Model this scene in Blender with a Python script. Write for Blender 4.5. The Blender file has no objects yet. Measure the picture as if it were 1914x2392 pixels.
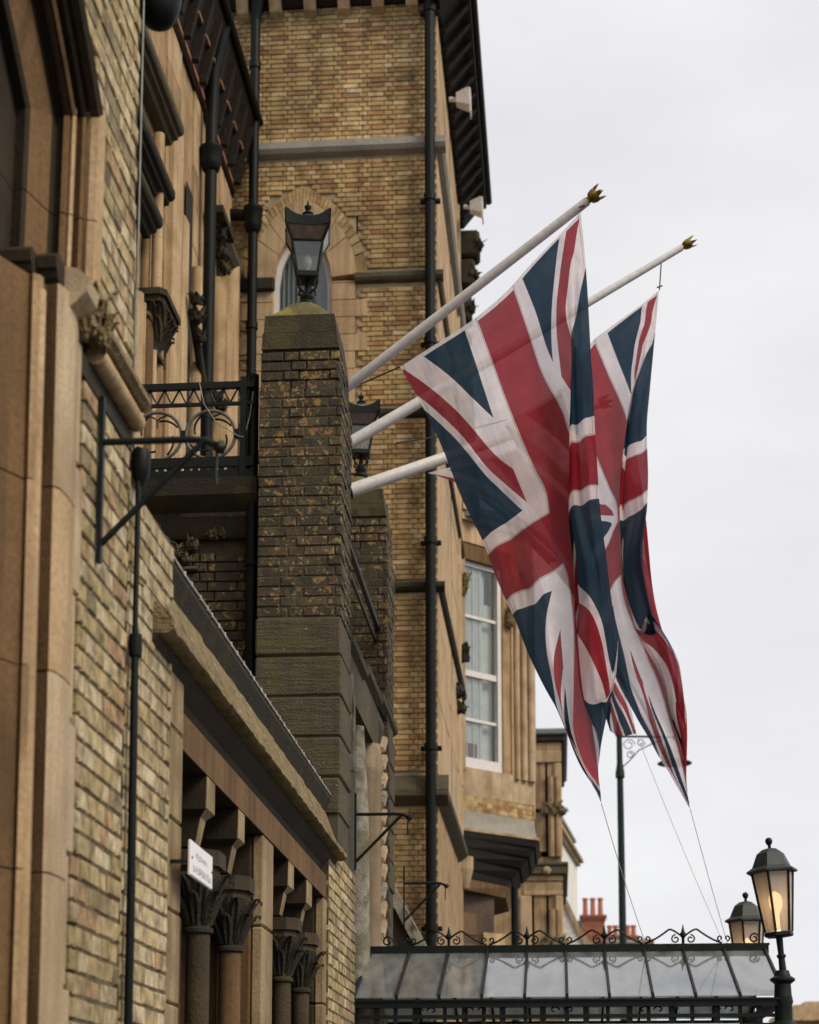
import bpy, bmesh, math, random
from mathutils import Vector, Matrix, noise
random.seed(7)
R = math.radians
S = bpy.context.scene
COL = S.collection

# ------------------------------------------------------------------ camera
cam_d = bpy.data.cameras.new('camera')
cam = bpy.data.objects.new('camera', cam_d)
COL.objects.link(cam)
S.camera = cam
cam.location = (0.0, 0.0, 1.6)
cam.rotation_euler = (R(90 + 8.0732), 0.0, R(4.7233))
cam_d.sensor_fit = 'VERTICAL'
cam_d.sensor_height = 36.0
cam_d.lens = 4230.0 / 2392.0 * 36.0
cam_d.shift_y = (2070.0 - 1196.0) / 2392.0
cam_d.clip_start = 0.1
cam_d.clip_end = 1500.0
cam_d.dof.use_dof = True
cam_d.dof.focus_distance = 11.2
cam_d.dof.aperture_fstop = 3.2

# ------------------------------------------------------------------ world, sun, exposure
SUN_EL, SUN_AZ = 43.0, 122.0          # azimuth measured from +Y towards +X
W = bpy.data.worlds.new('World')
S.world = W
W.use_nodes = True
wn = W.node_tree
wn.nodes.clear()
wo = wn.nodes.new('ShaderNodeOutputWorld')
sky = wn.nodes.new('ShaderNodeTexSky')
sky.sky_type = 'NISHITA'
sky.sun_disc = False
sky.sun_elevation = R(SUN_EL)
sky.sun_rotation = R(SUN_AZ)
bg1 = wn.nodes.new('ShaderNodeBackground')
bg1.inputs['Strength'].default_value = 0.05
wn.links.new(sky.outputs[0], bg1.inputs['Color'])
tc = wn.nodes.new('ShaderNodeTexCoord')
mp = wn.nodes.new('ShaderNodeMapping')
mp.inputs['Scale'].default_value = (1.6, 1.6, 4.2)
nz = wn.nodes.new('ShaderNodeTexNoise')
nz.inputs['Scale'].default_value = 2.2
nz.inputs['Detail'].default_value = 7.0
nz.inputs['Roughness'].default_value = 0.55
rp = wn.nodes.new('ShaderNodeValToRGB')
rp.color_ramp.elements[0].position = 0.3
rp.color_ramp.elements[0].color = (0.74, 0.73, 0.765, 1)
rp.color_ramp.elements[1].position = 0.68
rp.color_ramp.elements[1].color = (0.86, 0.855, 0.86, 1)
wn.links.new(tc.outputs['Generated'], mp.inputs[0])
wn.links.new(mp.outputs[0], nz.inputs['Vector'])
wn.links.new(nz.outputs['Fac'], rp.inputs[0])
bg2 = wn.nodes.new('ShaderNodeBackground')
bg2.inputs['Strength'].default_value = 0.69
wn.links.new(rp.outputs[0], bg2.inputs['Color'])
mx = wn.nodes.new('ShaderNodeMixShader')
mx.inputs[0].default_value = 0.9         # nine tenths cloud
wn.links.new(bg1.outputs[0], mx.inputs[1])
wn.links.new(bg2.outputs[0], mx.inputs[2])
wn.links.new(mx.outputs[0], wo.inputs[0])

sd = bpy.data.lights.new('sun', 'SUN')
sd.energy = 1.5
sd.angle = R(20)
sd.color = (1.0, 0.88, 0.68)
sun = bpy.data.objects.new('sun', sd)
COL.objects.link(sun)
_d = Vector((math.sin(R(SUN_AZ)) * math.cos(R(SUN_EL)), math.cos(R(SUN_AZ)) * math.cos(R(SUN_EL)), math.sin(R(SUN_EL))))
sun.rotation_euler = _d.to_track_quat('Z', 'Y').to_euler()

vs = S.view_settings
vs.view_transform = 'Standard'
vs.look = 'None'
vs.exposure = 0.72
vs.gamma = 1.0
vs.use_curve_mapping = False
S.cycles.use_denoising = True
S.cycles.max_bounces = 8
S.cycles.transparent_max_bounces = 12
S.cycles.caustics_reflective = False
S.cycles.caustics_refractive = False
S.cycles.sample_clamp_indirect = 6.0

# ------------------------------------------------------------------ materials
MATS = {}

def nodes(m):
    m.use_nodes = True
    nt = m.node_tree
    b = nt.nodes['Principled BSDF']
    return nt, b

def L(nt, a, b):
    nt.links.new(a, b)

def noise_node(nt, scale, detail=3.0, vec=None, stretch=None):
    n = nt.nodes.new('ShaderNodeTexNoise')
    n.inputs['Scale'].default_value = scale
    n.inputs['Detail'].default_value = detail
    if vec is not None:
        if stretch:
            mp = nt.nodes.new('ShaderNodeMapping')
            mp.inputs['Scale'].default_value = stretch
            L(nt, vec, mp.inputs[0])
            L(nt, mp.outputs[0], n.inputs['Vector'])
        else:
            L(nt, vec, n.inputs['Vector'])
    return n

def ramp(nt, fac, stops):
    r = nt.nodes.new('ShaderNodeValToRGB')
    e = r.color_ramp.elements
    while len(e) < len(stops):
        e.new(0.5)
    for i, (p, c) in enumerate(stops):
        e[i].position = p
        e[i].color = (c[0], c[1], c[2], 1) if not isinstance(c, (int, float)) else (c, c, c, 1)
    L(nt, fac, r.inputs[0])
    return r

def mixc(nt, fac, a, b, mode='MIX'):
    m = nt.nodes.new('ShaderNodeMix')
    m.data_type = 'RGBA'
    m.blend_type = mode
    for i, v in ((0, fac), (6, a), (7, b)):
        if isinstance(v, (int, float)):
            m.inputs[i].default_value = v
        elif isinstance(v, tuple):
            m.inputs[i].default_value = (v[0], v[1], v[2], 1)
        else:
            L(nt, v, m.inputs[i])
    return m.outputs[2]

def masonry(name, base, dirt, amount=0.5, scale=9.0, fine=70.0, streak=0.0, moss=None, moss_amt=0.0, bump=0.25, rough=0.9, spots=None, broad=0.0, bed=0.0):
    """Stone or brick colour with dirt patches, vertical streaks, moss and grain; world-space so pieces differ."""
    if name in MATS:
        return MATS[name]
    m = bpy.data.materials.new(name)
    nt, b = nodes(m)
    g = nt.nodes.new('ShaderNodeNewGeometry').outputs['Position']
    n1 = noise_node(nt, scale, 5, g)
    n2 = noise_node(nt, fine, 4, g)
    light = tuple(min(1, c * 1.18) for c in base)
    dark = tuple(c * 0.78 for c in base)
    c0 = ramp(nt, n2.outputs[0], [(0.3, dark), (0.5, base), (0.72, light)]).outputs[0]
    f = ramp(nt, n1.outputs[0], [(0.42, 0.0), (0.72, amount)]).outputs[0]
    c1 = mixc(nt, f, c0, dirt)
    if streak > 0:
        n3 = noise_node(nt, 1.0, 4, g, (14, 14, 0.7))
        f3 = ramp(nt, n3.outputs[0], [(0.45, 0.0), (0.68, streak)]).outputs[0]
        c1 = mixc(nt, f3, c1, dirt)
    if broad > 0:
        nb = noise_node(nt, 1.0, 6, g, (1.1, 1.1, .55))
        fb = ramp(nt, nb.outputs[0], [(0.42, 0.0), (0.66, broad)]).outputs[0]
        c1 = mixc(nt, fb, c1, dirt)
        ns_ = noise_node(nt, 1.0, 5, g, (9, 9, .35))
        fs = ramp(nt, ns_.outputs[0], [(0.55, 0.0), (0.72, broad * .8)]).outputs[0]
        c1 = mixc(nt, fs, c1, dirt)
    if bed > 0:
        nh = noise_node(nt, 1.0, 6, g, (5, 5, 60))
        fh = ramp(nt, nh.outputs[0], [(0.40, 0.0), (0.62, bed)]).outputs[0]
        c1 = mixc(nt, fh, c1, light)
    if moss:
        n4 = noise_node(nt, 5.0, 6, g)
        f4 = ramp(nt, n4.outputs[0], [(0.5, 0.0), (0.62, moss_amt)]).outputs[0]
        c1 = mixc(nt, f4, c1, moss)
    if spots:
        for k, (col, sc, th) in enumerate(spots):
            n5 = noise_node(nt, sc, 2, g)
            n5.noise_dimensions = '4D'
            n5.inputs['W'].default_value = 3.1 * k + 1
            f5 = ramp(nt, n5.outputs[0], [(th, 0.0), (th + 0.05, 0.85)]).outputs[0]
            c1 = mixc(nt, f5, c1, col)
    L(nt, c1, b.inputs['Base Color'])
    b.inputs['Roughness'].default_value = rough
    b.inputs['Specular IOR Level'].default_value = 0.25
    bp = nt.nodes.new('ShaderNodeBump')
    bp.inputs['Strength'].default_value = bump
    bp.inputs['Distance'].default_value = 0.012
    if bed > 0:
        sm = nt.nodes.new('ShaderNodeMath')
        sm.operation = 'ADD'
        L(nt, n2.outputs[0], sm.inputs[0])
        L(nt, nh.outputs[0], sm.inputs[1])
        L(nt, sm.outputs[0], bp.inputs['Height'])
    else:
        L(nt, n2.outputs[0], bp.inputs['Height'])
    L(nt, bp.outputs[0], b.inputs['Normal'])
    MATS[name] = m
    return m

def paint(name, col, rough=0.45, metal=0.0, vary=0.25, spec=0.35):
    if name in MATS:
        return MATS[name]
    m = bpy.data.materials.new(name)
    nt, b = nodes(m)
    g = nt.nodes.new('ShaderNodeNewGeometry').outputs['Position']
    n1 = noise_node(nt, 22, 4, g)
    c = ramp(nt, n1.outputs[0], [(0.3, tuple(x * (1 - vary) for x in col)), (0.7, tuple(min(1, x * (1 + vary)) for x in col))]).outputs[0]
    L(nt, c, b.inputs['Base Color'])
    b.inputs['Roughness'].default_value = rough
    b.inputs['Metallic'].default_value = metal
    b.inputs['Specular IOR Level'].default_value = spec
    bp = nt.nodes.new('ShaderNodeBump')
    bp.inputs['Strength'].default_value = 0.15
    bp.inputs['Distance'].default_value = 0.004
    L(nt, n1.outputs[0], bp.inputs['Height'])
    L(nt, bp.outputs[0], b.inputs['Normal'])
    MATS[name] = m
    return m

def glass(name, tint, trans=0.6, rough=0.04, dirt=0.12, dirtc=(0.35, 0.36, 0.36), ior=1.55):
    if name in MATS:
        return MATS[name]
    m = bpy.data.materials.new(name)
    m.use_nodes = True
    nt = m.node_tree
    nt.nodes.clear()
    o = nt.nodes.new('ShaderNodeOutputMaterial')
    gl = nt.nodes.new('ShaderNodeBsdfGlossy')
    gl.inputs['Roughness'].default_value = rough
    gl.inputs['Color'].default_value = (0.95, 0.97, 1, 1)
    tr = nt.nodes.new('ShaderNodeBsdfTransparent')
    tr.inputs['Color'].default_value = (*tint, 1)
    df = nt.nodes.new('ShaderNodeBsdfDiffuse')
    df.inputs['Color'].default_value = (*dirtc, 1)
    tl = nt.nodes.new('ShaderNodeBsdfTranslucent')
    tl.inputs['Color'].default_value = (*dirtc, 1)
    ad = nt.nodes.new('ShaderNodeMixShader')
    ad.inputs[0].default_value = 0.5
    L(nt, df.outputs[0], ad.inputs[1])
    L(nt, tl.outputs[0], ad.inputs[2])
    m1 = nt.nodes.new('ShaderNodeMixShader')
    g = nt.nodes.new('ShaderNodeNewGeometry').outputs['Position']
    nn = noise_node(nt, 3.0, 5, g)
    rr = ramp(nt, nn.outputs[0], [(0.3, 1 - trans - dirt if 1 - trans - dirt > 0 else 0.0), (0.7, min(1, 1 - trans + dirt))])
    L(nt, rr.outputs[0], m1.inputs[0])
    if dirt > .15:
        nn.inputs['Scale'].default_value = 1.0
        mp = nt.nodes.new('ShaderNodeMapping')
        mp.inputs['Scale'].default_value = (9, 2.5, 3)
        L(nt, g, mp.inputs[0])
        L(nt, mp.outputs[0], nn.inputs['Vector'])
    L(nt, tr.outputs[0], m1.inputs[1])
    L(nt, ad.outputs[0], m1.inputs[2])
    fr = nt.nodes.new('ShaderNodeFresnel')
    bf = nt.nodes.new('ShaderNodeNewGeometry')
    mth = nt.nodes.new('ShaderNodeMath')
    mth.operation = 'MULTIPLY_ADD'          # same reflectance on both faces of the pane
    mth.inputs[1].default_value = 1 / ior - ior
    mth.inputs[2].default_value = ior
    L(nt, bf.outputs['Backfacing'], mth.inputs[0])
    L(nt, mth.outputs[0], fr.inputs['IOR'])
    m2 = nt.nodes.new('ShaderNodeMixShader')
    L(nt, fr.outputs[0], m2.inputs[0])
    L(nt, m1.outputs[0], m2.inputs[1])
    L(nt, gl.outputs[0], m2.inputs[2])
    L(nt, m2.outputs[0], o.inputs[0])
    MATS[name] = m
    return m

def emit(name, col, strength):
    m = bpy.data.materials.new(name)
    nt, b = nodes(m)
    b.inputs['Base Color'].default_value = (*col, 1)
    b.inputs['Emission Color'].default_value = (*col, 1)
    b.inputs['Emission Strength'].default_value = strength
    return m

SOOT = (0.05, 0.044, 0.03)
def brickset(prefix, cols, **kw):
    return [masonry('%s_%d' % (prefix, i), c, **kw) for i, c in enumerate(cols)]

B_NEAR = brickset('buff_brick', [(.53, .42, .235), (.57, .46, .27), (.47, .37, .195), (.60, .495, .32), (.53, .405, .23), (.41, .32, .165), (.55, .435, .28), (.46, .30, .175), (.29, .23, .14), (.63, .525, .355)],
                  dirt=(.095, .072, .038), amount=.85, scale=15, fine=60, bump=.5, broad=.40)
B_TOWER = brickset('tower_brick', [(.59, .43, .205), (.54, .375, .175), (.63, .48, .255), (.47, .31, .145), (.38, .19, .10), (.58, .40, .19), (.51, .35, .16), (.33, .215, .115), (.68, .535, .32), (.47, .265, .135)],
                   dirt=(.15, .10, .05), amount=.75, scale=7, fine=45, bump=.4, broad=.50)
B_PIER = brickset('sooty_brick', [(.085, .070, .044), (.098, .079, .049), (.070, .060, .042), (.110, .086, .050), (.102, .072, .044), (.078, .070, .048), (.125, .092, .052)],
                  dirt=(.035, .032, .024), amount=.7, scale=10, fine=60, bump=.6,
                  spots=[((.30, .205, .07), 15.0, .60), ((.32, .16, .09), 19.0, .62), ((.30, .25, .15), 36.0, .60), ((.05, .045, .034), 5.0, .52)])
MORTAR = masonry('lime_mortar', (.15, .115, .068), (.035, .027, .017), amount=.85, scale=9, fine=90, bump=.4)
MORTAR_T = masonry('tower_mortar', (.40, .325, .21), (.17, .13, .075), amount=.6, scale=6, fine=90)
MORTAR_D = masonry('sooty_mortar', (.095, .080, .054), (.02, .018, .015), amount=.6, scale=6, fine=90)
STONE = masonry('sandstone', (.42, .29, .165), (.17, .105, .05), amount=.75, scale=3.2, fine=55, streak=.75)
STONE_P = masonry('pale_sandstone', (.53, .385, .235), (.26, .165, .085), amount=.65, scale=2.4, fine=50, streak=.6)
STONE_W = masonry('weathered_cream_stone', (.52, .405, .275), (.24, .165, .09), amount=.7, scale=3.5, fine=90, streak=.6, broad=.4)
STONE_S = masonry('stained_sandstone', (.34, .255, .15), (.15, .105, .055), amount=.75, scale=4, fine=55, streak=.8)
STONE_F = masonry('dark_shaft_stone', (.066, .048, .028), (.03, .027, .02), amount=.7, scale=5, fine=70, bump=.5)
STONE_K = masonry('sooty_shaded_stone', (.040, .028, .017), (.018, .014, .010), amount=.7, scale=2.5, fine=55, streak=.4)  # some soot, but mostly shade of soffits and recesses put into the colour
STONE_B = masonry('brown_sandstone', (.175, .102, .048), (.065, .038, .019), amount=.7, scale=2.0, fine=55, streak=.65)  # brown stone; in hollows and returns its dark tone is partly painted shade
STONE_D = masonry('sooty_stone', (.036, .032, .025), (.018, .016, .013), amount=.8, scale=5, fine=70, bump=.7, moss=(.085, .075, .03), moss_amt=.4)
STONE_G = masonry('grey_lichen_stone', (.098, .083, .058), (.036, .031, .022), amount=.75, scale=5, fine=80, streak=.4, bump=.8, moss=(.15, .13, .055), moss_amt=.35, bed=.7, spots=[((.30, .27, .22), 34, .68)])
STONE_M = masonry('mossy_stone', (.20, .15, .08), (.055, .042, .022), amount=.8, scale=12, fine=60, bump=1.0, moss=(.24, .20, .07), moss_amt=.55, bed=.75, spots=[((.42, .36, .26), 30, .63)])
STONE_L = masonry('whitened_stone', (.36, .33, .27), (.09, .08, .055), amount=.95, scale=9, fine=60, bump=.9, moss=(.12, .12, .06), moss_amt=.6)
BAND_G = masonry('grey_band_stone', (.34, .315, .28), (.19, .17, .14), amount=.5, scale=3, fine=50)
IRON = paint('black_iron_paint', (.008, .012, .011), .5, spec=.22)
IRON_G = paint('green_lamp_paint', (.007, .019, .016), .5, spec=.25)
PIPE = paint('black_pipe_paint', (.006, .008, .008), .5, spec=.16)
WHITE = paint('white_gloss_paint', (.66, .65, .65), .4, vary=.10)
SASH = paint('white_sash_paint', (.68, .65, .65), .4, vary=.06)
GOLD = paint('aged_gilding', (.26, .19, .055), .38, metal=.75, vary=.6)
LEAD = paint('grey_lead', (.17, .18, .19), .55, vary=.3)
TIMBER = paint('dark_eaves_timber', (.020, .014, .011), .7, vary=.5, spec=.2)
TIMBER_R = paint('red_painted_timber', (.30, .15, .085), .6, vary=.3)
BROWNWOOD = paint('brown_doorcase_paint', (.085, .05, .03), .5, vary=.3)
NAVY = paint('dark_navy_paint', (.007, .013, .018), .5, spec=.2)
ROPE = paint('pale_rope', (.62, .62, .63), .8)
ROPE_D = paint('dark_rope', (.07, .065, .06), .8)
CABLE = paint('grey_cable', (.30, .33, .31), .6)
RED_PAINT = paint('dull_red_paint', (.30, .06, .045), .6)
CURTAIN = paint('net_curtain', (.50, .52, .52), .9, vary=.1)
CURTAIN_P = paint('pale_blind', (.55, .56, .50), .9, vary=.1)
DARKROOM = paint('dark_interior', (.02, .019, .018), .9)
PLUM = paint('plum_cushion', (.10, .05, .06), .9)
RENDER_W = masonry('white_render', (.78, .76, .72), (.62, .59, .54), amount=.35, scale=1.2, fine=12, bump=.08)
SLATE = masonry('grey_slate', (.16, .165, .175), (.09, .09, .10), amount=.5, scale=1.5, fine=12)
B_RED = brickset('red_chimney_brick', [(.36, .13, .08), (.30, .11, .07), (.41, .17, .10)], dirt=(.16, .09, .06), amount=.5, scale=2, fine=18)
TERRA = masonry('terracotta', (.46, .16, .095), (.25, .10, .07), amount=.5, scale=3, fine=20)
G_CANOPY = glass('canopy_glass', (.62, .66, .66), trans=.40, rough=.06, dirt=.30, dirtc=(.46, .48, .49), ior=2.1)
G_WIN = glass('window_glass', (.96, .98, .98), trans=.95, rough=.02, dirt=.04)
G_LAMP = glass('lamp_glass', (.86, .88, .86), trans=.86, rough=.03, dirt=.08)
G_FROST = glass('frosted_lamp_glass', (.86, .80, .74), trans=.45, rough=.25, dirt=.08, dirtc=(.70, .63, .57))

# ------------------------------------------------------------------ object helpers
LOC = {}

def tag(o, label=None, cat=None, group=None, kind=None):
    for k, v in (('label', label), ('category', cat), ('group', group), ('kind', kind)):
        if v:
            o[k] = v
    return o

def thing(name, label, cat, loc, group=None, rotz=0.0):
    o = bpy.data.objects.new(name, None)
    o.empty_display_size = 0.2
    COL.objects.link(o)
    o.location = loc
    o.rotation_euler = (0, 0, rotz)
    LOC[o.name] = Vector(loc)
    return tag(o, label, cat, group)

def putobj(name, me, parent=None, local=False, at=None):
    o = bpy.data.objects.new(name, me)
    COL.objects.link(o)
    if parent is not None:
        o.parent = parent
        p = Vector(at) if at is not None else Vector((0, 0, 0))
        o.location = p if local else p - LOC.get(parent.name, Vector((0, 0, 0)))
        LOC[o.name] = p if not local else Vector((0, 0, 0))
        if not local:
            LOC[o.name] = p
    elif at is not None:
        o.location = at
    return o

class MB:
    def __init__(s):
        s.v, s.f, s.m = [], [], []
        s.mi = 0

    def poly(s, pts):
        i = len(s.v)
        s.v += [tuple(p) for p in pts]
        s.f.append(tuple(range(i, i + len(pts))))
        s.m.append(s.mi)

    def hexa(s, p):
        """eight corners: bottom 0-3, top 4-7"""
        i = len(s.v)
        s.v += [tuple(q) for q in p]
        for q in ((0, 3, 2, 1), (4, 5, 6, 7), (0, 1, 5, 4), (1, 2, 6, 5), (2, 3, 7, 6), (3, 0, 4, 7)):
            s.f.append(tuple(i + k for k in q))
            s.m.append(s.mi)

    def box(s, x0, x1, y0, y1, z0, z1, c=0.0):
        if c <= 0:
            s.hexa([(x0, y0, z0), (x1, y0, z0), (x1, y1, z0), (x0, y1, z0), (x0, y0, z1), (x1, y0, z1), (x1, y1, z1), (x0, y1, z1)])
            return
        c = min(c, (x1 - x0) * .45, (y1 - y0) * .45, (z1 - z0) * .45)
        i = len(s.v)
        X, Y, Z = (x0, x1), (y0, y1), (z0, z1)
        idx = {}
        for a in (0, 1):
            for b in (0, 1):
                for d in (0, 1):
                    sx, sy, sz = (1 if a == 0 else -1), (1 if b == 0 else -1), (1 if d == 0 else -1)
                    for k in range(3):
                        p = [X[a] + sx * c, Y[b] + sy * c, Z[d] + sz * c]
                        p[k] = (X[a], Y[b], Z[d])[k]
                        idx[(a, b, d, k)] = len(s.v)
                        s.v.append(tuple(p))
        def q(*k):
            s.f.append(tuple(idx[t] for t in k))
            s.m.append(s.mi)
        for e in (0, 1):
            o = (lambda *k: q(*k)) if e else (lambda *k: q(*reversed(k)))
            o((e, 0, 0, 0), (e, 1, 0, 0), (e, 1, 1, 0), (e, 0, 1, 0))
            o((0, e, 0, 1), (0, e, 1, 1), (1, e, 1, 1), (1, e, 0, 1))
            o((0, 0, e, 2), (1, 0, e, 2), (1, 1, e, 2), (0, 1, e, 2))
        for a in (0, 1):
            for b in (0, 1):
                q((a, b, 0, 0), (a, b, 1, 0), (a, b, 1, 1), (a, b, 0, 1))
                q((a, 0, b, 0), (a, 1, b, 0), (a, 1, b, 2), (a, 0, b, 2))
                q((0, a, b, 1), (1, a, b, 1), (1, a, b, 2), (0, a, b, 2))
        for a in (0, 1):
            for b in (0, 1):
                for d in (0, 1):
                    q((a, b, d, 0), (a, b, d, 1), (a, b, d, 2))

    def obox(s, o, e, n, u0, u1, w0, w1, z0, z1):
        """box in a rotated plan frame: o origin, e along, n outward"""
        P = lambda u, w, z: (o[0] + e[0] * u + n[0] * w, o[1] + e[1] * u + n[1] * w, z)
        s.hexa([P(u0, w0, z0), P(u1, w0, z0), P(u1, w1, z0), P(u0, w1, z0), P(u0, w0, z1), P(u1, w0, z1), P(u1, w1, z1), P(u0, w1, z1)])

    def prism(s, pts, axis, a0, a1):
        """closed 2-D outline extruded along an axis; outline lies in the other two axes in order"""
        def P(p, a):
            q = [p[0], p[1]]
            q.insert(axis, a)
            return tuple(q)
        n = len(pts)
        i = len(s.v)
        s.v += [P(p, a0) for p in pts] + [P(p, a1) for p in pts]
        for k in range(n):
            s.f.append((i + k, i + (k + 1) % n, i + n + (k + 1) % n, i + n + k))
            s.m.append(s.mi)
        s.f.append(tuple(range(i + n - 1, i - 1, -1)))
        s.m.append(s.mi)
        s.f.append(tuple(range(i + n, i + 2 * n)))
        s.m.append(s.mi)

    def tube(s, pts, r, n=8, caps=True):
        pts = [Vector(p) for p in pts]
        rr = r if isinstance(r, (list, tuple)) else [r] * len(pts)
        i = len(s.v)
        prev = None
        for k, p in enumerate(pts):
            t = (pts[min(k + 1, len(pts) - 1)] - pts[max(k - 1, 0)]).normalized()
            if prev is None:
                a = Vector((0, 0, 1)) if abs(t.z) < .9 else Vector((1, 0, 0))
                u = t.cross(a).normalized()
            else:
                u = (prev - t * prev.dot(t)).normalized()
            prev = u
            w = t.cross(u)
            for j in range(n):
                an = 2 * math.pi * j / n
                s.v.append(tuple(p + (u * math.cos(an) + w * math.sin(an)) * rr[k]))
        for k in range(len(pts) - 1):
            for j in range(n):
                a, b = i + k * n + j, i + k * n + (j + 1) % n
                s.f.append((a, b, b + n, a + n))
                s.m.append(s.mi)
        if caps:
            s.f.append(tuple(i + j for j in range(n - 1, -1, -1)))
            s.m.append(s.mi)
            e = i + (len(pts) - 1) * n
            s.f.append(tuple(e + j for j in range(n)))
            s.m.append(s.mi)

    def lathe(s, prof, c=(0, 0, 0), n=16, rot=0.0, mod=None):
        """profile of (r, z); mod(angle, z) scales the radius"""
        i = len(s.v)
        for r, z in prof:
            for j in range(n):
                an = 2 * math.pi * j / n + rot
                q = r * (mod(an, z) if mod else 1)
                s.v.append((c[0] + q * math.cos(an), c[1] + q * math.sin(an), c[2] + z))
        for k in range(len(prof) - 1):
            for j in range(n):
                a, b = i + k * n + j, i + k * n + (j + 1) % n
                s.f.append((a, b, b + n, a + n))
                s.m.append(s.mi)
        s.f.append(tuple(i + j for j in range(n - 1, -1, -1)))
        s.m.append(s.mi)
        e = i + (len(prof) - 1) * n
        s.f.append(tuple(e + j for j in range(n)))
        s.m.append(s.mi)

    def sweep(s, prof, path):
        """open profile (x, d) swept along path of ((y, z), (ny, nz)); point = (x, y + ny*d, z + nz*d)"""
        i = len(s.v)
        n = len(prof)
        for (p, nn) in path:
            for x, d in prof:
                s.v.append((x, p[0] + nn[0] * d, p[1] + nn[1] * d))
        for k in range(len(path) - 1):
            for j in range(n - 1):
                a = i + k * n + j
                s.f.append((a, a + 1, a + 1 + n, a + n))
                s.m.append(s.mi)

    def lump(s, c, r, seed, rough=.35, freq=9.0, n=18, squash=(1, 1, 1)):
        """carved boss: a ball worked with noise into soft leaves and hollows"""
        if rough >= .45:
            s.foliage(c, r, seed)
            r *= .72
        i = len(s.v)
        n = max(n, 18)
        rows = n // 2
        for k in range(rows + 1):
            th = math.pi * k / rows
            for j in range(n):
                an = 2 * math.pi * j / n
                d = Vector((math.sin(th) * math.cos(an), math.sin(th) * math.sin(an), math.cos(th)))
                q = 1 + rough * (noise.noise(d * 1.7 + Vector((seed * 3.7, seed, 0))) + .35 * math.sin(5 * an + seed) * math.sin(th) + .5 * noise.noise(d * 3.6 + Vector((0, seed, 9))))
                s.v.append((c[0] + d.x * r * q * squash[0], c[1] + d.y * r * q * squash[1], c[2] + d.z * r * q * squash[2]))
        for k in range(rows):
            for j in range(n):
                a, b = i + k * n + j, i + k * n + (j + 1) % n
                s.f.append((a, a + n, b + n, b))
                s.m.append(s.mi)

    def leaf(s, base, out, up, h, w, curl):
        """one carved leaf: rises from base, bellies out and curls over at the tip, with a hollow midrib"""
        base, out, up = Vector(base), Vector(out).normalized(), Vector(up).normalized()
        side = out.cross(up)
        i = len(s.v)
        rows = ((0, .55, .02), (.25, .95, .10), (.5, 1.0, .22), (.75, .8, .42), (.95, .5, .72), (.98, .22, 1.0), (.86, .08, 1.12))
        for t, ww, oo in rows:
            for k, q in enumerate((-1, -.5, 0, .5, 1)):
                lob = 1 + .18 * math.sin(t * 19)
                p = base + up * h * t + out * (curl * oo + (.10 * w if abs(q) == .5 else (-.06 * w if q == 0 else -.10 * w))) + side * w * .5 * ww * q * lob
                s.v.append(tuple(p))
        for r_ in range(len(rows) - 1):
            for k in range(4):
                a = i + r_ * 5 + k
                s.f.append((a, a + 1, a + 6, a + 5))
                s.m.append(s.mi)

    def foliage(s, c, r, seed):
        rs = random.Random(int(seed * 991) + 17)
        c = Vector(c)
        for k in range(11):
            an, el = rs.uniform(0, 2 * math.pi), rs.uniform(-.7, .9)
            o = Vector((math.cos(an) * math.cos(el), math.sin(an) * math.cos(el), math.sin(el)))
            up = (Vector((rs.uniform(-.5, .5), rs.uniform(-.5, .5), 1)) - o * .3).normalized()
            if abs(up.dot(o)) > .9:
                up = Vector((1, 0, 0))
            s.leaf(c + o * r * .55 - up * r * .5, o, up, r * rs.uniform(.9, 1.3), r * rs.uniform(.7, 1.0), r * rs.uniform(.5, .8))

    def mesh(s, name, mats, smooth=None):
        me = bpy.data.meshes.new(name)
        me.from_pydata(s.v, [], s.f)
        for m in (mats if isinstance(mats, (list, tuple)) else [mats]):
            me.materials.append(m)
        if any(s.m):
            me.polygons.foreach_set('material_index', s.m)
        bm = bmesh.new()
        bm.from_mesh(me)
        bmesh.ops.recalc_face_normals(bm, faces=bm.faces)
        bm.to_mesh(me)
        bm.free()
        if smooth is not None:
            me.polygons.foreach_set('use_smooth', [True] * len(me.polygons))
            me.set_sharp_from_angle(angle=R(smooth))
        me.update()
        return me

    def build(s, name, mats, parent=None, smooth=None, local=False, at=None):
        return putobj(name, s.mesh(name, mats, smooth), parent, local, at)

def one(name, mats, parent, *boxes, c=0.0, smooth=None):
    b = MB()
    for q in boxes:
        b.box(*q, c=c)
    return b.build(name, mats, parent, smooth)

def subtree(o, parent=None):
    c = o.copy()
    COL.objects.link(c)
    c.parent = parent
    for ch in list(o.children):
        subtree(ch, c)
    return c

# ------------------------------------------------------------------ brickwork
BRICK_POOL = {}
CAMP = Vector((0, 0, 1.6))

def brick_mesh(w, h, d, key, mat):
    """unit brick: face towards +Y-local outwards, worn arrises, slightly uneven"""
    if key in BRICK_POOL:
        return BRICK_POOL[key]
    b = MB()
    c = min(.0045, h * .08)
    j = lambda a: random.uniform(-a, a)
    fr = [(-w / 2 + c + j(.002), d + j(.0015), -h / 2 + c + j(.002)), (w / 2 - c + j(.002), d + j(.0015), -h / 2 + c + j(.002)), (w / 2 - c + j(.002), d + j(.0015), h / 2 - c + j(.002)), (-w / 2 + c + j(.002), d + j(.0015), h / 2 - c + j(.002))]
    md = [(-w / 2, d - c, -h / 2), (w / 2, d - c, -h / 2), (w / 2, d - c, h / 2), (-w / 2, d - c, h / 2)]
    bk = [(x, -.03, z) for x, _, z in md]
    b.v = fr + md + bk
    b.f = [(0, 1, 2, 3)]
    for k in range(4):
        n = (k + 1) % 4
        b.f += [(4 + k, 4 + n, n, k), (8 + k, 8 + n, 4 + n, 4 + k)]
    b.m = [0] * len(b.f)
    me = b.mesh('brick', mat)
    BRICK_POOL[key] = me
    return me

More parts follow.
